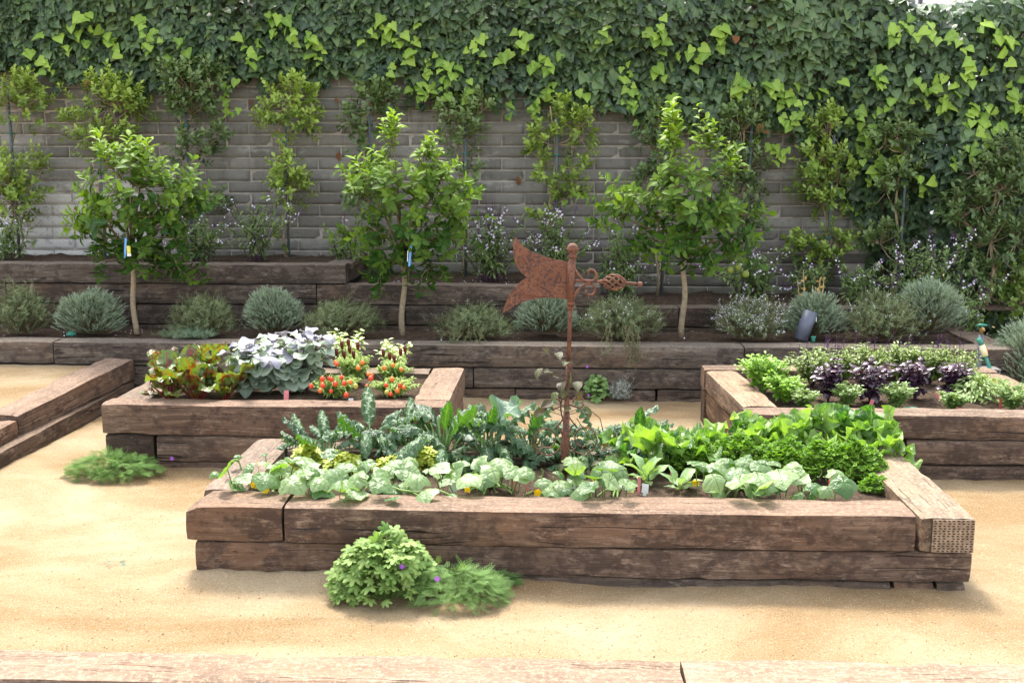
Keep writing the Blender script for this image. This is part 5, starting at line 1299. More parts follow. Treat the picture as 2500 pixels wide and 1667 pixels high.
def cushion(name, label, cat, base, rx, ry, h, tpls, mat, n, size, seed, group=None, stems=40, stemmat=None, tint=.5, flat=.5, singles=0, flowers=None, stemr=.0015, leafname='leaf', power=.5, top_only=.35, lumpy=.22):
    """a low mass of stalked leaves over a dome"""
    r = random.Random(seed); root = thing(name, label, cat, base, 0, group); L = Leaves(tpls); S = MB()
    for i in range(n):
        a = r.uniform(0, 6.283); e = r.random() ** power; up = math.sqrt(max(0, 1 - e * e)) if e < 1 else 0
        lump = 1 + lumpy * mnoise.noise(Vector((math.cos(a) * e * 2.2, math.sin(a) * e * 2.2, seed)))
        lev = r.uniform(top_only, 1.0) if r.random() < .5 else r.uniform(.85, 1.05)
        p = Vector((math.cos(a) * rx * e, math.sin(a) * ry * e, (h * (.15 + .85 * up) * lump) * lev))
        d = Vector((math.cos(a) * (.4 + e), math.sin(a) * (.4 + e), .35 - .5 * e)) + Vector((r.gauss(0, .5), r.gauss(0, .5), r.gauss(0, .25)))
        nn = Vector((math.cos(a) * e * .8 + r.gauss(0, .35), math.sin(a) * e * .8 - .15 + r.gauss(0, .35), flat + .8 * up))
        L.add(p, d, nn, size * r.uniform(.6, 1.2), min(1, max(0, tint + .25 * mnoise.noise(p * 22) + r.gauss(0, .16))), None, r)
        if i < stems: S.tube([(p.x * .2, p.y * .2, 0), (p.x * .6, p.y * .6, p.z * .7), p], stemr, 3, cap=False)
    if S.v: S.build('stems', stemmat or M['gstem'], root)
    if singles: L.emit(mat, root, singles, leafname)
    else: L.joined('foliage', mat, root)
    for (fx, fy, fz) in (flowers or []):
        f = Leaves(PETAL); o = Vector((fx, fy, fz))
        for q in range(5):
            an = q * 1.2566; f.add(o, (math.cos(an), -.25, math.sin(an)), (0, -1, .5), .0125, r.random(), None, r)
        f.joined('flower', M['mflower'], root, kind=None)
    return root

PG = 'curly parsley in the front bed'
for i, (b, rx, h, lab) in enumerate([((0.673, 5.061, 0.250), .12, .14, 'curly parsley at the left end of its row'), ((0.864, 5.091, 0.250), .13, .16, 'curly parsley behind the large cucumber leaves'), ((1.089, 5.079, 0.250), .14, .15, 'curly parsley below the tall cabbage'),
                                     ((1.260, 5.015, 0.250), .14, .16, 'curly parsley left of the corner clump'), ((1.415, 4.987, 0.250), .135, .16, 'curly parsley clump beside the right timber'), ((1.436, 4.775, 0.250), .07, .07, 'small parsley sprig in the front right corner')]):
    cushion('parsley', lab, 'parsley', b, rx, rx * .85, h, [palmate(5, .35, 1.0, -.5, .5, 70 + i, vz=.35)], M['parsley'], 900 if rx > .1 else 180, .0135, 300 + i, PG, 60, power=.6, lumpy=.45)
YG = 'yellow green herbs in front of the kale'
for i, (b, rx, h, lab) in enumerate([((-1.200, 5.019, 0.250), .075, .13, 'yellow herb tuft by the left timber'), ((-1.015, 4.991, 0.250), .09, .10, 'yellow green herb behind the left cucumber leaves'), ((-0.782, 4.979, 0.250), .09, .085, 'low yellow green herb in the middle of the row'), ((-0.608, 5.008, 0.250), .07, .12, 'yellow herb with bright star tips below the tallest kale')]):
    cushion('celery_herb', lab, 'herb', b, rx, rx * .8, h, [palmate(5, .5, 1.0, .1, .5, 80 + i)], M['celery'], 130, .022, 310 + i, YG, 40, tint=.6)

# cucumbers
def cucumber(label, base, leaves, flowers, seed, vines=()):
    r = random.Random(seed); root = thing('cucumber_plant', label, 'cucumber plant', base, 0, 'cucumber vines along the front of the front bed'); O = Vector(base)
    L = Leaves(CUKE); S = MB()
    for (p, rad) in leaves:
        p = Vector(p) - O; foot = Vector((p.x * .75 + r.gauss(0, .02), p.y * .6 + .02, .015))
        S.tube([foot, foot.lerp(p, .6) + Vector((0, .01, .02)), p], [.0042, .0035, .003], 5, cap=False)
        S.tube([Vector((0, 0, .0)), foot.lerp(Vector(), .4) + Vector((0, 0, .02)), foot], [.005, .005, .004], 5, cap=False)
        d = Vector((p.x * .8 + r.gauss(0, .25), -.35 + r.gauss(0, .3), -.12)); nn = Vector((r.gauss(0, .38), -.35 + r.gauss(0, .35), 1))
        L.add(p, d, nn, rad * r.uniform(.78, 1.0), min(1, max(0, r.gauss(.62, .33))), None, r)
    for (p, rad) in list(leaves) + list(leaves)[::2]:                              # smaller leaves below and between
        p = Vector(p) - O + Vector((r.gauss(0, .085), r.gauss(.03, .06), r.uniform(-.08, .025)))
        if p.z < .02: p.z = .02
        L.add(p, Vector((r.gauss(0, .8), r.gauss(-.2, .6), -.1)), Vector((r.gauss(0, .5), -.4 + r.gauss(0, .4), 1)), rad * r.uniform(.45, 1.0), min(1, max(0, r.gauss(.35, .35))), None, r)
        S.tube([(p.x * .9, p.y * .8 + .01, .01), p], .0028, 4, cap=False)
    for v in vines: S.tube([Vector(q) - O for q in v], [.0055 - .003 * i / len(v) for i in range(len(v))], 6)
    for i in range(5):
        b = Vector((r.uniform(-.12, .12), -.06, .06)); S.tube([b + Vector((.010 * math.cos(q * 1.1), -.003 * q, .008 * q + .010 * math.sin(q * 1.1))) for q in range(8)], .0012, 3, cap=False)
    S.build('stem', M['gstem'], root); L.singles('leaf', M['cuke'], root, range(len(L.p)))
    for f_ in flowers:
        f = Leaves(PETAL)
        for q in range(5):
            an = q * 1.2566 + r.random() * .2; f.add(Vector(f_) - O, (math.cos(an), -.55, math.sin(an) * .9), (0, -1, .4), .021, r.random(), None, r)
        f.joined('flower', M['yflower'], root, kind=None)
    return root
def cz(z, pts, rads): return list(zip(pts, rads))
cucumber('cucumber vine sprawling over the left corner with two yellow flowers', (-1.270, 4.752, 0.250),
    cz(0, [(-1.385, 4.663, 0.370), (-1.359, 4.491, 0.370), (-1.474, 4.779, 0.370)], [.055, .06, .035]) + cz(0, [(-1.270, 4.606, 0.400), (-1.247, 4.436, 0.400), (-1.161, 4.625, 0.400), (-1.120, 4.391, 0.400), (-1.087, 4.507, 0.400), (-0.999, 4.408, 0.400), (-1.200, 4.502, 0.400)], [.085, .09, .085, .09, .095, .085, .06]),
    [(-1.307, 4.502, 0.340), (-1.241, 4.430, 0.340)], 401, ([(-1.104, 4.489, 0.335), (-1.173, 4.461, 0.335), (-1.251, 4.470, 0.335), (-1.331, 4.517, 0.335)],))
cucumber('cucumber vine with broad leaves trailing over the front timber', (-0.838, 4.810, 0.250),
    cz(0, [(-0.939, 4.641, 0.390), (-0.847, 4.672, 0.390), (-0.757, 4.554, 0.390), (-0.672, 4.585, 0.390), (-0.728, 4.705, 0.390), (-0.594, 4.496, 0.390), (-0.850, 4.435, 0.390), (-0.746, 4.389, 0.390)], [.085, .085, .08, .085, .07, .075, .095, .09]) + cz(0, [(-0.548, 4.395, 0.345), (-0.644, 4.514, 0.345)], [.07, .05]),
    [(-0.614, 4.531, 0.340), (-0.772, 4.601, 0.340)], 402, ([(-0.755, 4.554, 0.335), (-0.665, 4.464, 0.335), (-0.587, 4.437, 0.335), (-0.518, 4.489, 0.335), (-0.434, 4.395, 0.335)],))
cucumber('upright cucumber with pale leaves left of the pink tags', (-0.293, 4.793, 0.250),
    cz(0, [(-0.442, 4.581, 0.390), (-0.367, 4.487, 0.390), (-0.329, 4.694, 0.390), (-0.250, 4.753, 0.390), (-0.279, 4.574, 0.390), (-0.189, 4.605, 0.390), (-0.144, 4.515, 0.390), (-0.217, 4.671, 0.390), (-0.424, 4.704, 0.390)], [.07, .085, .08, .085, .07, .085, .06, .075, .05]),
    [(-0.387, 4.605, 0.300), (-0.336, 4.902, 0.300)], 403)
cucumber('low young cucumber in front of the vane pole', (0.016, 4.760, 0.250),
    cz(0, [(-0.059, 4.625, 0.330), (0.015, 4.589, 0.330), (0.083, 4.644, 0.330), (-0.028, 4.525, 0.330), (0.043, 4.516, 0.330)], [.055, .07, .06, .045, .045]) + cz(0, [(0.086, 4.610, 0.380), (0.126, 4.458, 0.380)], [.065, .06]), [(-0.080, 4.630, 0.280), (-0.028, 4.632, 0.280)], 404)
cucumber('cucumber with pointed glaucous leaves right of the vane pole', (0.283, 4.772, 0.250),
    cz(0, [(0.194, 4.661, 0.390), (0.287, 4.611, 0.390), (0.250, 4.746, 0.390), (0.227, 4.455, 0.390), (0.297, 4.409, 0.390), (0.163, 4.477, 0.390)], [.08, .095, .05, .07, .065, .06]), [(0.179, 4.745, 0.300), (0.332, 4.635, 0.300)], 405)
cucumber('large cucumber vine with silvery leaves on the right of the front bed', (0.839, 4.814, 0.250),
    cz(0, [(0.643, 4.673, 0.400), (0.722, 4.649, 0.400), (0.847, 4.751, 0.400), (0.782, 4.612, 0.400), (0.901, 4.697, 0.400), (0.861, 4.524, 0.400), (0.959, 4.554, 0.400), (0.671, 4.491, 0.400), (0.772, 4.433, 0.400), (0.880, 4.413, 0.400), (0.755, 4.747, 0.400)], [.075, .085, .07, .095, .075, .09, .10, .07, .085, .07, .06]),
    [(0.627, 4.737, 0.300), (0.889, 4.608, 0.300), (0.716, 4.589, 0.300)], 406)
cucumber('cucumber with a few broad leaves near the right corner', (1.212, 4.811, 0.250),
    cz(0, [(1.065, 4.626, 0.360), (1.101, 4.539, 0.360), (1.238, 4.569, 0.360), (1.146, 4.479, 0.360), (1.086, 4.814, 0.360)], [.07, .065, .085, .05, .05]), [], 407)
SGG = 'sage like rosettes in the front bed'
rosette('foxglove_rosette', 'leafy pale rosette standing between the two right cucumbers', 'leafy herb', (0.412, 4.863, 0.250), SAGE, M['sage'], 13, .13, 421, SGG, lean=(.1, 1.1), stem=.06)
rosette('foxglove_rosette', 'small drooping rosette right of the white tag', 'leafy herb', (0.560, 4.783, 0.250), SAGE, M['sage'], 10, .10, 422, SGG, lean=(.1, 1.3), stem=.04)
rosette('foxglove_rosette', 'rosette with long grey green leaves at the edge of the cabbages', 'leafy herb', (0.604, 5.154, 0.250), SAGE, M['sage'], 9, .13, 423, SGG, lean=(.1, 1.0), stem=.07)
m = MB(); root = thing('cucumber', 'dark green cucumber lying on the soil under pale leaves', 'cucumber', (-0.308, 4.719, 0.265))
m.tube([(0, 0, 0), (.006, -.004, .03), (.008, -.006, .07), (.004, -.004, .10)], [.008, .016, .016, .007], 8); m.build('fruit', simple('dark_cucumber', (.03, .075, .02), .4), root)

# ---------------------------------------------------------------- bed B
for i, (b, n, s_, lab) in enumerate([((-2.275, 6.180, 0.330), 13, .30, 'leftmost red stemmed beet leaning over the left timber'), ((-2.102, 6.153, 0.330), 14, .30, 'red stemmed beet in the front left of the bed'), ((-1.956, 6.182, 0.330), 12, .27, 'red stemmed beet with orange glowing leaves next to the aubergines'), ((-2.225, 6.484, 0.330), 11, .34, 'tall beet at the back with bright green leaves')]):
    r = random.Random(500 + i)
    root = rosette('beet_plant', lab, 'beet', b, CHARD, M['chard'], n, s_, 500 + i, 'beets with red stems', lean=(.08, .78), tint=.55)
    S = MB()
    for q in range(n):
        t = (q + .5) / n; a = q * 2.4; out = Vector((math.cos(a), math.sin(a), 0)); ln = .08 + .7 * t
        d = (out * math.sin(ln) + Vector((0, 0, math.cos(ln)))).normalized()
        S.tube([out * .012 + Vector((0, 0, -.01)), out * .018 + d * s_ * .2, out * .02 + d * s_ * .42], [.006, .005, .0035], 6, cap=False)
    S.build('stalks', M['rstem'], root)

def stemmed(name, label, cat, base, w, h, tpls, mat, seed, stems=5, per=9, size=.1, group=None, stemmat=None, tint=.5, singles=0, topmat=None, top_from=.7, topshift=0.0, droop=.2, leafname='leaf', sw=.004, ry=None, taper=.45):
    """an upright bushy plant: several stems with paired leaves, the upper leaves may have another colour"""
    r = random.Random(seed); root = thing(name, label, cat, base, 0, group); L = Leaves(tpls); U = Leaves(tpls); S = MB()
    for i in range(stems):
        a = 6.283 * i / stems + r.random(); e = r.uniform(.3, 1.0) if stems > 1 else 0
        tip = Vector((math.cos(a) * w * e, math.sin(a) * (ry or w) * e, h * r.uniform(.72, 1.05) * (1.05 - .25 * e)))
        pts = [Vector((0, 0, -.01)), tip * .35 + Vector((0, 0, h * .12)), tip * .7 + Vector((0, 0, h * .06)), tip]
        S.tube(pts, [sw, sw * .85, sw * .7, sw * .4], 5, cap=False)
        for q in range(per):
            t = .22 + .78 * q / max(1, per - 1); j = min(2, int(t * 3)); p = pts[j].lerp(pts[j + 1], min(1, t * 3 - j))
            for sd in (0, 1):
                an = q * 1.57 + sd * math.pi + r.gauss(0, .3) + a; d = Vector((math.cos(an), math.sin(an), .45 * (t) - droop + r.gauss(0, .15)))
                nn = Vector((-math.cos(an) * .3 + r.gauss(0, .15), -math.sin(an) * .3 - .15 + r.gauss(0, .15), 1))
                T = U if (topmat and t > top_from + r.gauss(0, .08)) else L
                T.add(p, d, nn, size * r.uniform(.65, 1.2) * (1.1 - taper * t), min(1, max(0, tint + .3 * (t - .5) + r.gauss(0, .18))), None, r)
    S.build('stem', stemmat or M['gstem'], root)
    if singles:
        L.emit(mat, root, singles, leafname)
        if U.p: U.emit(topmat, root, singles, 'young_leaf', 'young_foliage')
    else:
        L.joined('foliage', mat, root)
        if U.p: U.joined('young_foliage', topmat, root)
    return root
for i, (b, w, h, n, lab) in enumerate([((-1.838, 6.316, 0.330), .14, .34, 6, 'aubergine with lilac top leaves beside the beets'), ((-1.657, 6.384, 0.330), .15, .27, 6, 'low broad aubergine with pale green leaves in the middle'), ((-1.512, 6.390, 0.330), .14, .37, 6, 'aubergine with large lilac leaves next to the tomatoes'), ((-1.844, 6.790, 0.330), .15, .30, 5, 'aubergine at the back of its group')]):
    stemmed('aubergine_plant', lab, 'aubergine plant', b, w * 1.12, h, EGG, M['egg'], 520 + i, n, 7, .135, 'aubergines in the left bed', M['pstem'], .55, 60, M['egg_p'], .93, droop=.25, taper=.15)
def tomato_plant(label, base, w, h, fruits, seed):
    root = stemmed('tomato_plant', label, 'tomato plant', base, w, h, LANCE, M['tomleaf'], seed, 30, 16, .052, 'small bush tomatoes', None, .5, 0, droop=.1, sw=.003)
    r = random.Random(seed + 3)
    S = MB()
    for (p, k) in fruits:
        o = Vector(p) - Vector(base) + Vector((r.gauss(0, .012), r.gauss(0, .025), r.gauss(0, .010))); o.z = max(o.z, .012); m = MB(); rad = .0135 * r.uniform(.85, 1.15); m.ball(o, rad, 10, 7, (1, 1, 1.1)); m.build('tomato', [M['tomato'], M['tomato_o'], M['tomato_g']][k], root)
        S.tube([o * .3 + Vector((0, 0, .03)), o * .8 + Vector((0, .01, .05)), o + Vector((0, 0, rad))], .0016, 4, cap=False)
    S.build('truss', M['gstem'], root)
tomato_plant('bush tomato loaded with red fruit beside the aubergines', (-1.299, 6.256, 0.330), .16, .13, [(p, (0, 0, 0, 1, 0, 0, 1, 0, 2, 0, 0, 1, 0, 0, 2, 0)[i % 16]) for i, p in enumerate([(-1.323, 6.020, 0.459), (-1.296, 6.020, 0.439), (-1.275, 6.020, 0.475), (-1.348, 6.020, 0.444), (-1.224, 6.020, 0.496), (-1.205, 6.020, 0.471), (-1.177, 6.020, 0.491), (-1.240, 6.020, 0.465), (-1.141, 6.020, 0.441), (-1.291, 6.020, 0.510), (-1.314, 6.020, 0.490), (-1.347, 6.020, 0.414), (-1.372, 6.020, 0.469), (-1.217, 6.020, 0.399)])], 541)
tomato_plant('leafy bush tomato behind the loaded one', (-1.263, 6.627, 0.330), .13, .20, [(p, (1, 0, 1)[i % 3]) for i, p in enumerate([(-1.308, 6.200, 0.530), (-1.274, 6.200, 0.536), (-1.091, 6.200, 0.485), (-1.180, 6.200, 0.505), (-1.091, 6.200, 0.470), (-1.128, 6.200, 0.537)])], 542)
tomato_plant('straggling tomato with red and yellow fruit near the right timber', (-0.970, 6.317, 0.330), .15, .10, [(p, (0, 1, 0, 2, 0, 1, 2, 0)[i % 8]) for i, p in enumerate([(-0.986, 6.050, 0.436), (-0.928, 6.050, 0.479), (-0.903, 6.050, 0.447), (-0.878, 6.050, 0.462), (-0.949, 6.050, 0.405), (-0.911, 6.050, 0.413), (-0.972, 6.050, 0.395), (-1.091, 6.050, 0.435), (-1.065, 6.050, 0.506), (-0.871, 6.050, 0.437)])], 543)
tomato_plant('small tomato with feathery tips at the back right', (-1.022, 6.663, 0.330), .12, .15, [(p, 1) for p in [(-0.998, 6.350, 0.509), (-0.938, 6.350, 0.491), (-1.038, 6.350, 0.498)]], 544)
for i, (b, h, lab, fr) in enumerate([((-1.375, 6.993, 0.330), .30, 'variegated pepper with dark fruit at the back of the left bed', [(-1.349, 6.500, 0.563), (-1.302, 6.500, 0.547), (-1.266, 6.500, 0.580), (-1.243, 6.500, 0.548), (-1.313, 6.500, 0.607), (-1.273, 6.500, 0.621), (-1.214, 6.500, 0.602)]), ((-1.058, 6.906, 0.330), .23, 'variegated pepper with dark fruit in the back right corner', [(-1.068, 6.550, 0.551), (-1.028, 6.550, 0.532), (-0.961, 6.550, 0.557), (-1.002, 6.550, 0.513), (-0.933, 6.550, 0.574)])]):
    root = stemmed('pepper_plant', lab, 'pepper plant', b, .15, h, OVAL, M['pepleaf'], 550 + i, 13, 8, .066, 'dark fruited peppers', None, .55, 70, droop=.35)
    for p in fr:
        o = Vector(p) - Vector(b); m = MB(); m.tube([o + Vector((0, 0, .02)), o + Vector((0, 0, .012)), o, o + Vector((.002, 0, -.022)), o + Vector((.003, 0, -.034))], [.003, .011, .012, .009, .003], 8); m.build('pepper', M['pepper'], root)

# ---------------------------------------------------------------- bed C
stemmed('bright_basil', 'bright green bushy basil in the back left corner of the right bed', 'basil', (1.250, 6.512, 0.315), .17, .25, OVAL, M['oregano'], 561, 52, 9, .050, 'bright green basil', None, .45, 120, droop=.15, ry=.2)
stemmed('bright_basil', 'bright green bushy basil nearer the front timber', 'basil', (1.337, 6.317, 0.315), .15, .16, OVAL, M['oregano'], 562, 44, 9, .046, 'bright green basil', None, .42, 100, droop=.15)
for i, (b, lab) in enumerate([((1.600, 6.752, 0.315), 'flowering green basil behind the leftmost purple basil'), ((1.801, 6.852, 0.315), 'flowering green basil second from the bright basil'), ((2.010, 6.914, 0.315), 'flowering green basil in the middle of the back row'), ((2.205, 6.922, 0.315), 'flowering green basil behind the tall purple spike'), ((2.368, 6.876, 0.315), 'flowering green basil fifth along the back row'), ((2.478, 6.802, 0.315), 'flowering green basil nearest the garden hose')]):
    rt = stemmed('flowering_basil', lab, 'basil', b, .18, .25, LANCE, M['thai'], 570 + i, 40, 9, .056, 'flowering green basil row', M['pstem'], .5, 0, droop=.05, sw=.0028)
    r = random.Random(600 + i); S = MB(); C = Leaves(TINYO)
    for q in range(8):
        x, y = r.uniform(-.14, .14), r.uniform(-.1, .1); z = r.uniform(.17, .25); l = r.uniform(.04, .09); S.tube([(x, y, z - .05), (x, y, z + l)], .0014, 3, cap=False)
        for k in range(9): C.add((x + r.gauss(0, .005), y + r.gauss(0, .005), z + l * k / 8), rdir(r, .1), rdir(r), .009, r.random(), None, r)
    S.build('flower_stems', M['pstem'], rt); C.joined('flower_spikes', M['pflower'], rt)
for i, (b, h, w, lab) in enumerate([((1.598, 6.328, 0.315), .24, .11, 'leftmost purple basil'), ((1.839, 6.304, 0.315), .27, .12, 'purple basil second from the left, the fullest'), ((2.125, 6.395, 0.315), .25, .11, 'purple basil with a single dark leaf at its top'), ((2.376, 6.523, 0.315), .22, .11, 'rightmost purple basil')]):
    stemmed('purple_basil', lab + ' in the right bed', 'basil', b, w * .98, h * 1.08, PBASIL, M['pbasil'], 610 + i, 9, 7, .078, 'purple basil row', M['pstem'], .5, 75, droop=.1)
for i, (b, h, w, lab) in enumerate([((1.417, 6.164, 0.315), .10, .08, 'small green basil right of the bright basil'), ((1.673, 6.197, 0.315), .13, .09, 'small green basil between the two left purple ones'), ((1.948, 6.165, 0.315), .14, .095, 'small green basil beside the green dish'), ((2.265, 6.157, 0.315), .09, .09, 'low small basil in front of the rightmost purple basil'), ((2.583, 6.128, 0.315), .15, .11, 'dark green basil at the right picture edge')]):
    stemmed('small_basil', lab, 'basil', b, w * 1.15, h * 1.1, OVAL, M['sbasil'], 620 + i, 34, 9, .036, 'small basils along the front of the right bed', None, .5, 0, droop=.1, sw=.0025)
cushion('tarragon', 'pale feathery tarragon right of the purple basil', 'tarragon', (2.520, 6.447, 0.315), .17, .16, .14, LANCE, M['sbasil'], 420, .05, 631, None, 60, tint=.8)
cushion('tarragon', 'taller tarragon at the back by the hose', 'tarragon', (2.592, 6.820, 0.315), .08, .1, .12, LANCE, M['sbasil'], 160, .05, 632, None, 30, tint=.7)

# ---------------------------------------------------------------- plants on the sand
g = cushion('geranium', 'bright green scented geranium leaning on the front of the near bed', 'geranium', (-0.681, 4.105, 0.000), .21, .13, .25, GERAN, M['geran'], 340, .041, 641, None, 120, singles=170, power=.5, tint=.5, lumpy=.24)
cushion('geranium', 'low leafy shoot of the scented geranium lying on the sand at its left foot', 'geranium', (-0.823, 4.064, 0.000), .07, .05, .08, GERAN, M['geran'], 40, .034, 651, None, 20, singles=30)
cushion('cranesbill', 'feathery green cranesbill with violet flowers beside the geranium', 'cranesbill', (-0.398, 4.082, 0.000), .19, .105, .125, FEATHER, M['feather'], 620, .052, 642, None, 50, power=.5, lumpy=.5, flowers=((-.06, -.09, .13), (-.20, -.07, .17)), tint=.55)
cushion('cranesbill', 'ragged feathery runner at the foot of the bed', 'cranesbill', (-0.252, 4.243, 0.000), .10, .05, .06, FEATHER, M['feather'], 170, .040, 643, None, 20, power=.5)
cushion('cranesbill', 'low mossy mound on the sand at the corner of the left bed', 'cranesbill', (-2.432, 5.682, 0.000), .25, .12, .115, FEATHER, M['feather_dk'], 950, .050, 644, None, 50, power=.55, lumpy=.5, flowers=((.30, .08, .085),), tint=.45)
cushion('weed', 'tiny blue green weed flat on the sand', 'weed', (-1.928, 4.429, 0.000), .05, .03, .012, FEATHER, leafmat('blue_green_weed', (.06, .22, .16), (.14, .34, .26), .2, (1, 1, 1), .7, .2), 16, .03, 645, None, 0)
cushion('cut_leaf_geranium', 'upright cut leaf geranium with a violet flower at the wall foot', 'geranium', (0.286, 7.637, 0.000), .085, .07, .19, GERAN, M['feather'], 110, .030, 646, None, 40, flowers=((-.07, -.03, .26), (-.06, -.06, .06)), tint=.7)
# geranium flowers
f = Leaves(PETAL)
# ================================================================ SMALL THINGS
def stake_tag(label, base, w, h, mat, tilt, seed, group):
    root = thing('plant_label', label, 'plant label', base, math.radians(random.Random(seed).uniform(-20, 20)), group)
    m = MB(); rot = Matrix.Rotation(tilt, 3, 'Y') @ Matrix.Rotation(-.12, 3, 'X')
    c = rot @ Vector((0, 0, h / 2)); m.box(c, (w, .0016, h), rot); m.box(rot @ Vector((0, 0, -.03)), (w * .5, .0016, .06), rot); m.build('blade', mat, root, smooth=False)
    return root
AG = 'plant labels in the front bed'
for a in [('white label standing right of the trailing cucumber', (-0.463, 4.690, 0.260), .036, .05, M['white'], .03), ('white label low at the timber edge under cucumber leaves', (-0.825, 4.674, 0.260), .03, .03, M['white'], 0),
          ('white label in front of the pink strip, mid front', (0.397, 4.700, 0.260), .03, .042, M['white'], .05), ('white label under the silvery cucumber leaves', (0.716, 4.714, 0.260), .03, .045, M['white'], .12)]:
    stake_tag(*a, len(a[0]), AG)
for a in [('upright pink label left of the leaning one', (-0.185, 4.740, 0.260), .014, .07, M['pink'], .03), ('leaning pink label left of the vane', (-0.127, 4.704, 0.260), .015, .06, M['pink'], -.28),
          ('narrow pink strip behind a white label', (0.371, 4.712, 0.260), .014, .07, M['pink'], .04), ('short pink label between the rosettes', (0.540, 4.883, 0.260), .02, .05, M['pink'], 0), ('small orange red label stub by the front right corner', (1.235, 4.795, 0.290), .012, .03, M['redtag'], .2)]:
    stake_tag(*a, len(a[0]), AG)
stake_tag('white label with green border in front of the vane', (0.069, 4.751, 0.260), .045, .045, M['white'], .05, 3, AG)
stake_tag('faded pink label at the front of the aubergines', (-1.569, 6.107, 0.330), .030, .07, M['pink'], .02, 4, 'plant labels in the left bed')
stake_tag('small white label under the loaded tomato', (-1.197, 6.145, 0.330), .028, .02, M['white'], 0, 5, 'plant labels in the left bed')
for i, (p, lab, w, h, t_) in enumerate([((1.800, 6.180, 0.315), 'pink label at the foot of the fullest purple basil', .024, .05, .4), ((1.995, 6.254, 0.315), 'red label left of the green dish', .018, .04, .5), ((2.275, 6.402, 0.315), 'pink white label by the rightmost purple basil', .03, .055, -.5), ((2.287, 6.115, 0.315), 'pink label lying at the front timber', .05, .02, .1), ((2.539, 6.190, 0.315), 'red strip label beside the dark green basil', .012, .06, 0)]):
    stake_tag(lab, p, w, h, M['redtag'] if 'red' in lab else M['pink'], t_, i, 'plant labels in the right bed')
m = MB(); root = thing('plant_dish', 'small round green plastic dish at the front of the right bed', 'dish', (2.004, 6.085, 0.322)); m.tube([(0, 0, 0), (0, 0, .008), (0, 0, .014)], [.042, .045, .045], 20); m.build('rim', simple('pale_green_plastic', (.25, .50, .36), .4), root)
m = MB(); root = thing('drip_cap', 'round dark green drip fitting on the timber by the left lavender', 'irrigation fitting', (-3.636, 7.900, 0.410)); m.tube([(0, 0, 0), (0, 0, .02)], .035, 14); m.tube([(0, 0, .02), (0, 0, .03)], .02, 10); m.build('cap', simple('teal_plastic', (.03, .16, .11), .5), root)
# slate coloured tube leaning in the lavender
root = thing('plastic_tube', 'slate grey ribbed plastic tube leaning in front of lavender', 'plastic tube', (1.778, 7.930, 0.410)); m = MB()
ax = Vector((.075, .03, .205)); u = Vector((1, 0, -.36)).normalized(); w = ax.normalized().cross(u); N = 22; V = []; F = []
for e in (0, 1):
    for rad in (.050, .044):
        for k in range(N):
            a = 6.283 * k / N; q = ax * e + (u * math.cos(a) + w * math.sin(a)) * (rad + (.0018 if k % 2 else 0)); V.append(q)
for k in range(N):
    k2 = (k + 1) % N; F += [(k, k2, 2 * N + k2, 2 * N + k), (N + k2, N + k, 3 * N + k, 3 * N + k2), (2 * N + k, 2 * N + k2, 3 * N + k2, 3 * N + k), (k2, k, N + k, N + k2)]
m.add(V, F); m.build('sleeve', M['tube'], root)
m = MB(); m.box(ax * .82 + u * .054, (.006, .03, .035), mi=0); m.build('sticker', M['white'], root, smooth=False)
m = MB(); root = thing('sprinkler', 'small green sprinkler head beside the slate tube', 'sprinkler', (1.857, 7.860, 0.407)); m.tube([(0, 0, 0), (0, 0, .035)], .012, 8); m.tube([(0, 0, .03), (0, 0, .04)], .018, 10); m.build('head', M['hose'], root)
# tap, hose and box at the end of the retaining wall
root = thing('garden_tap', 'dark standpipe with a green handled tap by the wall end', 'tap', (2.928, 7.550, 0.220)); m = MB(); m.tube([(0, 0, -.25), (0, 0, .30)], .017, 10); m.build('standpipe', M['tube'], root)
m = MB(); m.tube([(0, 0, .30), (0, 0, .335), (.004, -.015, .345), (.006, -.03, .33)], [.013, .013, .012, .010], 8); m.build('spout', M['brass'], root)
m = MB(); m.tube([(-.035, -.005, .365), (0, -.005, .37), (.035, -.005, .365)], [.006, .009, .006], 6); m.tube([(0, 0, .33), (0, -.005, .37)], .005, 6); m.build('tap_handle', M['hose'], root)
root = thing('garden_hose', 'green garden hose with a cream connector hanging from the tap', 'hose', (2.904, 7.500, 0.462)); O = Vector(root.location); m = MB()
hp = [Vector(p) - O for p in [(2.885, 7.480, 0.502), (2.901, 7.480, 0.478)]]; hp2 = [Vector(p) - O for p in ((2.937, 7.470, 0.383), (2.949, 7.440, 0.334), (2.962, 7.400, 0.275), (2.986, 7.360, 0.217), (3.027, 7.300, 0.125), (3.111, 7.280, 0.056))]
m.tube(hp2, .0125, 10); m.build('pipe', M['hose'], root)
m = MB(); m.tube(hp + [Vector((2.909, 7.480, 0.460)) - O], .018, 10); m.build('hose_collar', M['hose'], root)
m = MB(); m.tube([Vector(p) - O for p in ((2.909, 7.480, 0.460), (2.924, 7.475, 0.418), (2.937, 7.470, 0.383))], [.020, .023, .020], 10); m.build('connector', M['cream'], root)
m = MB(); m.box(Vector((2.949, 7.485, 0.410)) - O, (.012, .02, .05)); m.build('trigger', M['redtag'], root)
root = thing('wire_basket', 'grey perforated box on the ground behind the hose', 'basket', (2.955, 7.500, 0.242)); m = MB()
for i in range(11): m.box((-.10 + .02 * i, 0, .0), (.004, .004, .075)); m.box((-.10 + .02 * i, .12, .0), (.004, .004, .075))
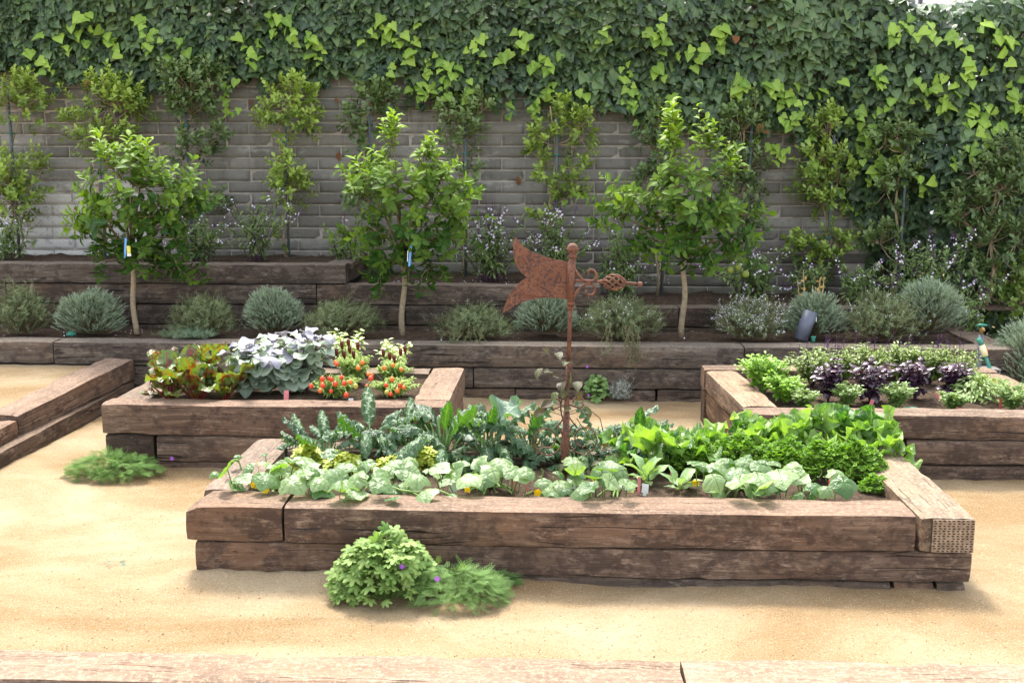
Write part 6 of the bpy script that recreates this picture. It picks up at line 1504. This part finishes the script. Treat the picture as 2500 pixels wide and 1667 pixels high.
for i in range(5): m.box((0, .0, -.036 + .018 * i), (.21, .003, .004)); m.box((0, .12, -.036 + .018 * i), (.21, .003, .004))
m.build('wire_grid', simple('grey_wire', (.25, .24, .23), .5), root, smooth=False)
m = MB(); m.box((0, .06, .04), (.215, .125, .006)); m.box((0, .06, -.04), (.215, .125, .006)); m.build('lid', simple('grey_lid', (.22, .21, .2), .6), root, smooth=False)
# stones
for i, (p, s_, lab) in enumerate([((-3.196, 7.254, 0.240), .022, 'small white stone on the edging near the wall'), ((-1.709, 5.043, 0.000), .014, 'small brown clod on the sand left of the near bed')]):
    m = MB(); root = thing('pebble', lab, 'stone', p); m.ball((0, 0, s_ * .4), s_, 8, 6, (1.3, 1, .7)); m.build('stone', M['white'] if i == 0 else M['deadleaf'], root)
# pale house and dark post beyond the top of the ivy
root = thing('pale_house', 'pale painted house glimpsed above the ivy in the top right corner', 'house', (8.4, 20.0, 0)); m = MB(); m.box((0, .1, 2.6), (9, .2, 5.2)); m.build('wall', simple('white_render', (.72, .73, .78), .8, var=.05), root, smooth=False)
m = MB(); m.box((0, -.15, 5.28), (9.6, .8, .16)); m.build('eaves', simple('brown_fascia', (.13, .09, .08), .6), root, smooth=False)
root = thing('metal_post', 'dark metal post standing behind the ivy at the top right', 'post', (3.129, 9.950, 2.953)); m = MB(); m.tube([(0, 0, -3.0), (0, 0, .9)], .02, 8); m.build('shaft', simple('dark_steel', (.06, .065, .075), .5), root)
# fallen petals and leaves
def litter():
    r = random.Random(77); L = Leaves(TINYO)
    for i in range(70):
        x, y = r.uniform(-4.2, 2.9), r.uniform(7.9, 8.4); L.add((x, y, .40), rdir(r), (0, 0, 1), .018, r.random(), None, r)
    for i in range(90): L.add((r.uniform(-1.5, .9), r.uniform(8.5, 8.62), .75 if r.random() < .6 else .78), rdir(r), (0, 0, 1), .012, r.random(), None, r)
    L.joined('fallen_petals', M['wflower'])
litter()
for o in list(scene.objects):
    if o.name.startswith('fallen_petals'): o['kind'] = 'stuff'
